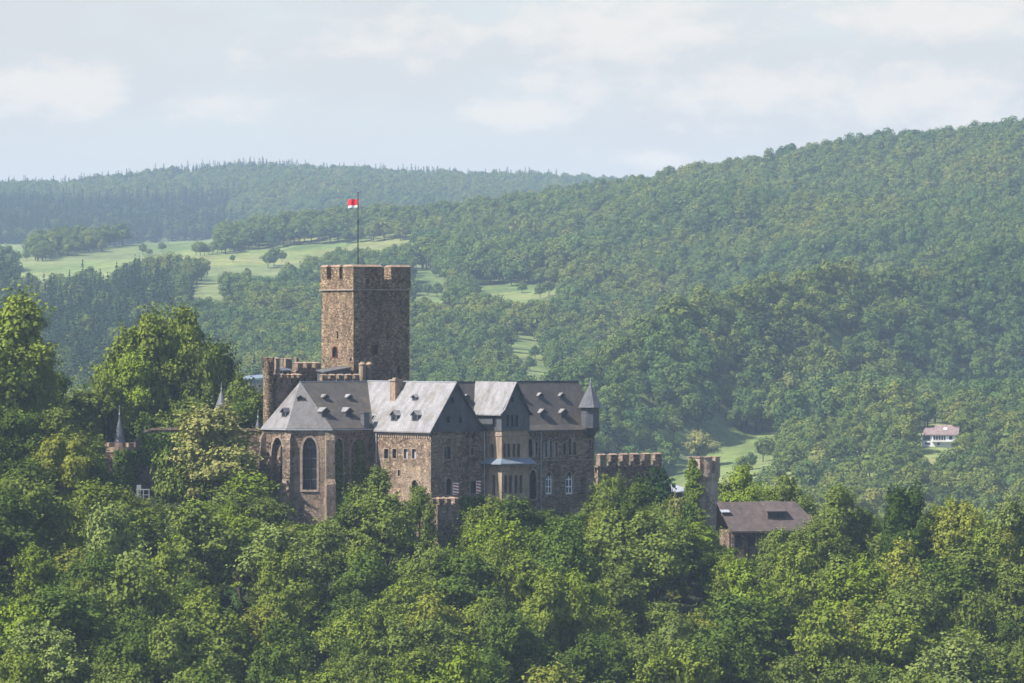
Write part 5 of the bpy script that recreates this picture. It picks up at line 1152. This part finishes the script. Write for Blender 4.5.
def build_forest():
    """every wooded hill beyond the castle: tree positions by jittered grid, nearest as single trees, the rest as one mass"""
    pts = []
    Y = 1500.0
    while Y < 7050:
        sp = 9.2 + 2.4 * min(1, max(0, (Y - 2600) / 3000)); pxs = sp * FPX / Y
        a = np.arange(-230, 1254, pxs) + rng.uniform(-.5, .5) * pxs
        a = a + rng.uniform(-.42, .42, a.size) * pxs; yy = Y + rng.uniform(-.45, .45, a.size) * sp * 1.25
        pts.append(np.stack([a, yy], 1)); Y += sp * 1.2
    pts = np.concatenate(pts); px, YY = pts[:, 0], pts[:, 1]
    z = terrain_z(px, YY); py = HZ - z * FPX / YY; X = (px - CX) / FPX * YY
    hpx = 12.5 * FPX / YY
    ok = np.ones(px.size, bool)
    # conifer stands
    nz = np.sin(X / 41 + YY / 73) + np.sin(X / 83 - YY / 37 + 2)
    con = (px < 185 + 25 * nz) & (YY > 2150) & (YY < 3080) & (rng.random(px.size) < .78)
    con |= (px < 225 + 12 * nz) & (YY > 5000) & (YY < 5900) & (rng.random(px.size) < .85)
    con |= (YY > 6420) & (px < 440) & (px > 190) & (rng.random(px.size) < .85)
    con |= (YY > 6350) & (px < 560) & (rng.random(px.size) < .45)
    con |= (nz > 1.75) & (YY > 1700) & (YY < 3500) & (rng.random(px.size) < .35)
    con |= (rng.random(px.size) < .010) & (YY < 3300)
    for poly in MEADOWS:
        for k in (0, .3, .6, .9): ok &= ~in_poly(px, py - hpx * k * np.where(con, 1.6, 1), poly)
    # visibility: keep what is not deep behind a ridge
    order = np.argsort(YY); vis = np.ones(px.size, bool); hor = np.full(400, 1e9); 
    cols = np.clip(((px + 240) / 4).astype(int), 0, 399)
    for i in order:
        tp = py[i] - hpx[i] * (1.7 if con[i] else 1.25); c = cols[i]
        if tp > hor[c] + 22 * 2400 / YY[i]: vis[i] = False
        elif ok[i] and py[i] - hpx[i] * .1 < hor[c]: hor[c] = py[i] - hpx[i] * .1
    keep = ok & vis
    px, YY, z, X, py, con = (q[keep] for q in (px, YY, z, X, py, con))
    n = px.size; scl = rng.uniform(.68, 1.35, n) * (1 + .12 * np.clip((YY - 2600) / 900, 0, 1)) * np.where(con & (YY > 6200), .8, 1) * np.where(YY < 2000, .88, 1.0); rot = rng.uniform(0, 6.28, n)
    tall = (px > 600) & (px < 900) & (YY > 2000) & (YY < 2200); scl[tall] *= 1.25
    edge = (px > 425) & (px < 610) & (YY > 2955) & (YY < 3150) & ~con; scl[edge] *= 1.35
    inframe = (px > -5) & (px < 1029)
    single = np.zeros(n, bool)
    for mask, lim in ((~con & inframe & (py < 520), SINGLE_BROAD), (con & inframe, 290)):
        ids = np.where(mask)[0]; ids = ids[np.argsort(YY[ids])][:lim]; single[ids] = True
    mats = {'broad': FAR['broad'], 'conifer': FAR['conifer']}
    for i in np.where(single)[0]:
        kind = 'conifer' if con[i] else 'broad'; me = mats[kind][random.randrange(len(mats[kind]))]
        name = 'conifer_tree' if con[i] else 'broadleaf_tree'
        o = bpy.data.objects.new(name, me); COL.objects.link(o)
        o.location = (X[i], YY[i], z[i]); o.rotation_euler = (0, 0, rot[i]); s = scl[i]; o.scale = (s, s, s * random.uniform(.9, 1.1))
        cpy = py[i] - 8 * FPX / YY[i]
        noun = 'dark conifer in' if con[i] else 'broadleaf tree in'
        reg = 'the left hillside woods' if px[i] < 265 else ('woods behind the castle' if px[i] < 600 else 'woods right of the castle')
        lab = f'{noun} {reg}, {loc_words(px[i], cpy)}'
        if len(lab.split()) > 16: lab = lab.replace('hazy ', '')
        k = 0
        while not unique(lab) and k < 4:
            k += 1; lab = f'{noun} {reg}, {loc_words(px[i] + 5 * k, cpy + 3 * k)}'
        tag(o, lab, 'tree', 'conifers on the hillside beyond the castle' if con[i] else 'trees on the slopes beyond the castle')
    for kind, nm, lab in (('broad', 'broadleaf_forest', 'dense hazy broadleaf forest covering the far hills'), ('conifer', 'conifer_forest', 'dark conifer stands among the far hill woods')):
        m = ~single & (con if kind == 'conifer' else ~con)
        scatter(nm, np.stack([X[m], YY[m], z[m]], 1), rot[m], scl[m], mats[kind], lab)
    print('FOREST', n, 'single', single.sum())

def scatter(name, P, rot, scl, meshes, label):
    """one object of kind stuff: trees instanced on points"""
    me = bpy.data.meshes.new(name); me.vertices.add(len(P)); me.vertices.foreach_set('co', P.ravel())
    for nm, arr in (('rot', rot), ('scl', scl)):
        a = me.attributes.new(nm, 'FLOAT', 'POINT'); a.data.foreach_set('value', arr.astype(np.float32))
    a = me.attributes.new('idx', 'INT', 'POINT'); a.data.foreach_set('value', rng.integers(0, len(meshes), len(P)).astype(np.int32))
    o = bpy.data.objects.new(name, me); COL.objects.link(o); tag(o, label, 'forest', kind='stuff')
    col = bpy.data.collections.new(name + '_kinds')
    for k, m in enumerate(meshes): col.objects.link(bpy.data.objects.new(f'{name}_kind_{k}', m))
    g = bpy.data.node_groups.new(name, 'GeometryNodeTree')
    g.interface.new_socket('Geometry', in_out='INPUT', socket_type='NodeSocketGeometry'); g.interface.new_socket('Geometry', in_out='OUTPUT', socket_type='NodeSocketGeometry')
    N = g.nodes; L = g.links; gi = N.new('NodeGroupInput'); go = N.new('NodeGroupOutput')
    ci = N.new('GeometryNodeCollectionInfo'); ci.inputs['Collection'].default_value = col; ci.inputs['Separate Children'].default_value = True; ci.inputs['Reset Children'].default_value = True
    ip = N.new('GeometryNodeInstanceOnPoints'); ip.inputs['Pick Instance'].default_value = True
    def attr(nm, t):
        n = N.new('GeometryNodeInputNamedAttribute'); n.data_type = t; n.inputs['Name'].default_value = nm; return n.outputs['Attribute']
    cb = N.new('ShaderNodeCombineXYZ'); L.new(attr('rot', 'FLOAT'), cb.inputs[2])
    L.new(gi.outputs[0], ip.inputs['Points']); L.new(ci.outputs[0], ip.inputs['Instance']); L.new(attr('idx', 'INT'), ip.inputs['Instance Index'])
    L.new(cb.outputs[0], ip.inputs['Rotation']); L.new(attr('scl', 'FLOAT'), ip.inputs['Scale']); L.new(ip.outputs[0], go.inputs[0])
    md = o.modifiers.new('trees', 'NODES'); md.node_group = g
    return o

# trees of note, placed one by one: direction, distance, top row, width, kind, tint, label
NOTED = [
 (8, 815, 294, 104, 'oak', 'bright', 'large fresh green tree at the left edge, its crown top highest there'),
 (30, 824, 322, 50, 'oak', 'bright', None), (0, 822, 330, 66, 'oak', 'bright', None), (165, 870, 322, 70, 'oak', 'bright', None), (128, 856, 352, 66, 'oak', 'lime', None), (104, 850, 372, 52, 'oak', 'bright', None), (205, 862, 352, 60, 'oak', 'fresh', None),
 (-40, 825, 300, 100, 'oak', 'fresh', None),
 (142, 862, 312, 88, 'oak', 'bright', 'tall bright green tree, leftmost crown of the tall clump behind the ruined wall'),
 (187, 880, 308, 74, 'oak', 'bright', 'tall tree behind the ruined wall, between the tall leftmost crown and the keep'),
 (214, 868, 344, 78, 'oak', 'dark', 'dark round tree behind the pale golden tree'),
 (243, 862, 374, 58, 'young', 'fresh', None), (165, 868, 372, 80, 'oak', 'dark', None), (120, 860, 395, 60, 'oak', 'dark', None),
 (88, 848, 388, 62, 'young', 'fresh', None), (60, 842, 372, 66, 'oak', 'dark', None), (30, 835, 376, 80, 'oak', 'fresh', None),
 (190, 850, 400, 70, 'young', 'fresh', None), (235, 850, 402, 60, 'young', 'dark', None), (150, 850, 415, 50, 'young', 'dark', None),
 (260, 866, 392, 40, 'young', 'fresh', None),
 (214, 797, 405, 92, 'ash', 'golden', 'pale golden-green tree in front of the pointed grey spire by the ruined wall'),
 (168, 805, 450, 50, 'bush', 'fresh', None), (200, 808, 455, 60, 'bush', 'dark', None), (242, 808, 452, 50, 'oak', 'dark', None),
 (255, 786, 474, 60, 'young', 'lime', None), (232, 782, 488, 60, 'young', 'fresh', None), (264, 778, 498, 46, 'young', 'fresh', None),
 (77, 806, 436, 44, 'oak', 'dark', None), (60, 800, 408, 84, 'oak', 'fresh', None), (20, 800, 412, 90, 'oak', 'dark', None),
 (64, 785, 440, 66, 'oak', 'fresh', None),
 (660, 812, 456, 62, 'yew', 'dark', 'dark upright yew tree between battlement wall and ivy tower'),
 (640, 811, 464, 44, 'yew', 'fresh', 'smaller lighter yew tree touching the right end of the battlement wall'),
 (740, 850, 466, 60, 'oak', 'lime', 'fresh green tree behind the cottage roof, next to the round ivy tower'),
 (788, 852, 476, 52, 'oak', 'fresh', None), (770, 862, 486, 50, 'young', 'lime', None), (722, 856, 480, 44, 'young', 'fresh', None),
 (836, 815, 486, 72, 'oak', 'fresh', 'green tree at the right end of the cottage roof'),
 (862, 820, 508, 44, 'oak', 'dark', None),
 (909, 796, 486, 70, 'oak', 'deep', 'very dark round tree standing out at the right above the paler slope trees'),
 (958, 795, 500, 66, 'ash', 'yellow', 'yellow-green tree right of the very dark round tree'),
 (1010, 800, 498, 70, 'ash', 'grey', None), (985, 780, 525, 60, 'ash', 'bright', None), (1050, 800, 500, 70, 'oak', 'fresh', None),
 (382, 779, 468, 66, 'oak', 'fresh', 'round tree in front of the pale plastered wing wall'),
 (352, 781, 492, 40, 'young', 'dark', None), (420, 774, 486, 40, 'young', 'fresh', None),
 (480, 777, 506, 56, 'young', 'fresh', None), (515, 780, 498, 54, 'young', 'dark', None), (548, 782, 510, 56, 'oak', 'dark', None),
 (583, 786, 514, 44, 'young', 'dark', None), (610, 796, 475, 48, 'oak', 'fresh', None), (632, 796, 482, 54, 'oak', 'dark', None),
 (600, 788, 500, 56, 'oak', 'fresh', None), (655, 788, 508, 50, 'oak', 'fresh', None),
 (300, 776, 524, 50, 'young', 'lime', None), (330, 778, 520, 46, 'bush', 'fresh', None), (276, 780, 515, 40, 'bush', 'lime', None),
 (497, 768, 498, 66, 'oak', 'bright', 'bright tree with a tall crown right of the small battlemented pillar'),
 (690, 783, 522, 80, 'oak', 'lime', None), (701, 1930, 431, 34, 'oak', 'golden', 'lone pinkish-beige tree at the edge of the far meadow above the ivy tower'), (785, 786, 529, 62, 'oak', 'fresh', None), (745, 780, 560, 60, 'oak', 'dark', None),
 (820, 790, 520, 50, 'oak', 'fresh', None), (720, 790, 545, 40, 'young', 'dark', None), (676, 806, 497, 34, 'bush', 'golden', None), (688, 802, 503, 34, 'bush', 'dark', None), (664, 806, 500, 36, 'bush', 'fresh', None),
]
LIM = np.array([(-120, 330), (-10, 400), (60, 420), (96, 450), (104, 488), (128, 494), (240, 496), (262, 500), (275, 522), (330, 522), (350, 490), (400, 488),
                (432, 512), (440, 545), (468, 545), (480, 508), (540, 520), (590, 520), (610, 492), (660, 500), (690, 522), (720, 548), (755, 548),
                (790, 528), (815, 520), (850, 505), (880, 512), (930, 505), (1000, 505), (1130, 505)], float)
def build_foreground():
    for px, Y, top, w, kind, tint, lab in NOTED: put_tree(px, Y, top, w, kind, tint, lab)
    placed = [((p[0] - CX) / FPX * p[1], p[1]) for p in NOTED if p[1] < 800]
    tries = 0; n = 0
    Yc = 842.0
    while Yc > 600:
        sp = 9.8; pxs = sp * FPX / Yc; px = -90 + random.uniform(0, pxs)
        while px < 1115:
            x = px + random.uniform(-.35, .35) * pxs; y = Yc + random.uniform(-.4, .4) * sp
            X = (x - CX) / FPX * y; px += pxs * random.uniform(.85, 1.15)
            if y > 779 and not (x > 835 or (x < 112 and y < 815)): continue
            if min((X - a) ** 2 + (y - b) ** 2 for a, b in placed) < 6.2 ** 2: continue
            zt = float(terrain_z(np.array([x]), np.array([y]))[0])
            kind = random.choice(('oak', 'oak', 'ash', 'young', 'oak', 'ash')); h = random.uniform(11.5, 20) * (.75 if kind == 'young' else 1)
            lim = np.interp(x, LIM[:, 0], LIM[:, 1]); maxh = (HZ - lim) / FPX * y - zt
            if maxh < 4.5: continue
            top = HZ - (zt + h) * FPX / y
            if top > 720: continue
            if h > maxh: h = maxh * random.uniform(.88, 1); 
            if h < 7: kind = 'bush'
            warm = np.clip((x - 500) / 500, 0, 1)
            tint = random.choices(('fresh', 'bright', 'dark', 'yellow', 'grey', 'lime'), (3.2, 2.2 + warm, 3.0 - warm, .6 + 1.6 * warm, 1.2, 1.2))[0]
            w = max(h * random.uniform(.56, .84), 6.0) * FPX / y if kind != 'bush' else max(5, h * 1.1) * FPX / y
            put_tree(x, y, None, w, kind, tint, None, h=h); placed.append((X, y)); n += 1
        Yc -= sp * .92
    return sum(o.name.startswith('broadleaf') for o in COL.objects if o.type == 'EMPTY')
def build_undergrowth():
    ms = []
    for _ in range(3):
        P, Nn, c0, ch, lc = broad_points(2.6, 4.6, .1, 6, 30, 45, .95, 3); ms.append(leaf_mesh('bushes', P, Nn, .5 * SZ[-1], [M['leaf_far'], M['bark']]))
    pts = []
    for Y in np.arange(640, 905, 4.2):
        a = np.arange(-90, 1115, 4.6 * FPX / Y); a = a + rng.uniform(-12, 12, a.size); y = Y + rng.uniform(-2, 2, a.size); pts.append(np.stack([a, y], 1))
    p = np.concatenate(pts); px, y = p[:, 0], p[:, 1]
    keep = ~((px > 255) & (px < 690) & (y > 786)) & ~((px > 722) & (px < 830) & (y > 794) & (y < 812)) & ~((px > 120) & (px < 265) & (y > 806) & (y < 830))
    px, y = px[keep], y[keep]; z = terrain_z(px, y)
    scatter('undergrowth', np.stack([(px - CX) / FPX * y, y, z - .4], 1), rng.uniform(0, 6.28, px.size), rng.uniform(.32, .7, px.size), ms, 'leafy undergrowth filling the gaps between the castle hill trees')
def far_tree(px, py, y0=2900, y1=3780, s=1.0, label=None):
    ys = np.linspace(y0, y1, 300); pp = terrain_py(np.full(300, float(px)), ys); Y = float(ys[np.argmin(np.abs(pp - py))])
    o = bpy.data.objects.new('broadleaf_tree', random.choice(FAR['broad'])); COL.objects.link(o); o.location = ((px - CX) / FPX * Y, Y, float(terrain_z(np.array([px]), np.array([Y]))[0])); o.rotation_euler = (0, 0, random.uniform(0, 6)); o.scale = (s, s, s * random.uniform(.85, 1.05))
    tag(o, label or f'hedge tree in the hazy left meadows, {loc_words(px, py - 6)}', 'tree', 'hedge trees in the far meadows'); unique(o['label'])
def build_hedges():
    for i in range(17):
        t = i / 16; far_tree(196 + 68 * t, 257 - 12 * t + random.uniform(-1, 1), s=random.uniform(.6, 1.0))
    for i in range(13):
        t = i / 12; far_tree(2 + 100 * t, 263 - 12 * t + random.uniform(-1.5, 1.5), s=random.uniform(.5, .9))
    for px, py, s in ((143, 255, .7), (149, 256, .5), (162, 252, .6), (233, 262, .45), (268, 268, 1.0), (274, 266, 1.1), (282, 262, .7), (246, 282, .8), (436, 277, .6), (445, 279, .7), (420, 296, .6), (428, 297, .7), (437, 297, .7), (522, 293, .6), (549, 296, .9), (540, 298, .7), (535, 360, .6), (530, 371, .6)): far_tree(px, py, 2300, 3780, s)
    for px, py, s in ((752, 470, .6), (763, 462, .8), (742, 478, .7), (770, 455, .7)): far_tree(px, py, 1800, 2040, s, f'small tree dotted on the meadow edge above the cottage, {loc_words(px, py - 10)}')
nfg = build_foreground() + 56
build_undergrowth(); build_hedges()
SINGLE_BROAD = max(0, 296 - nfg)
build_forest()
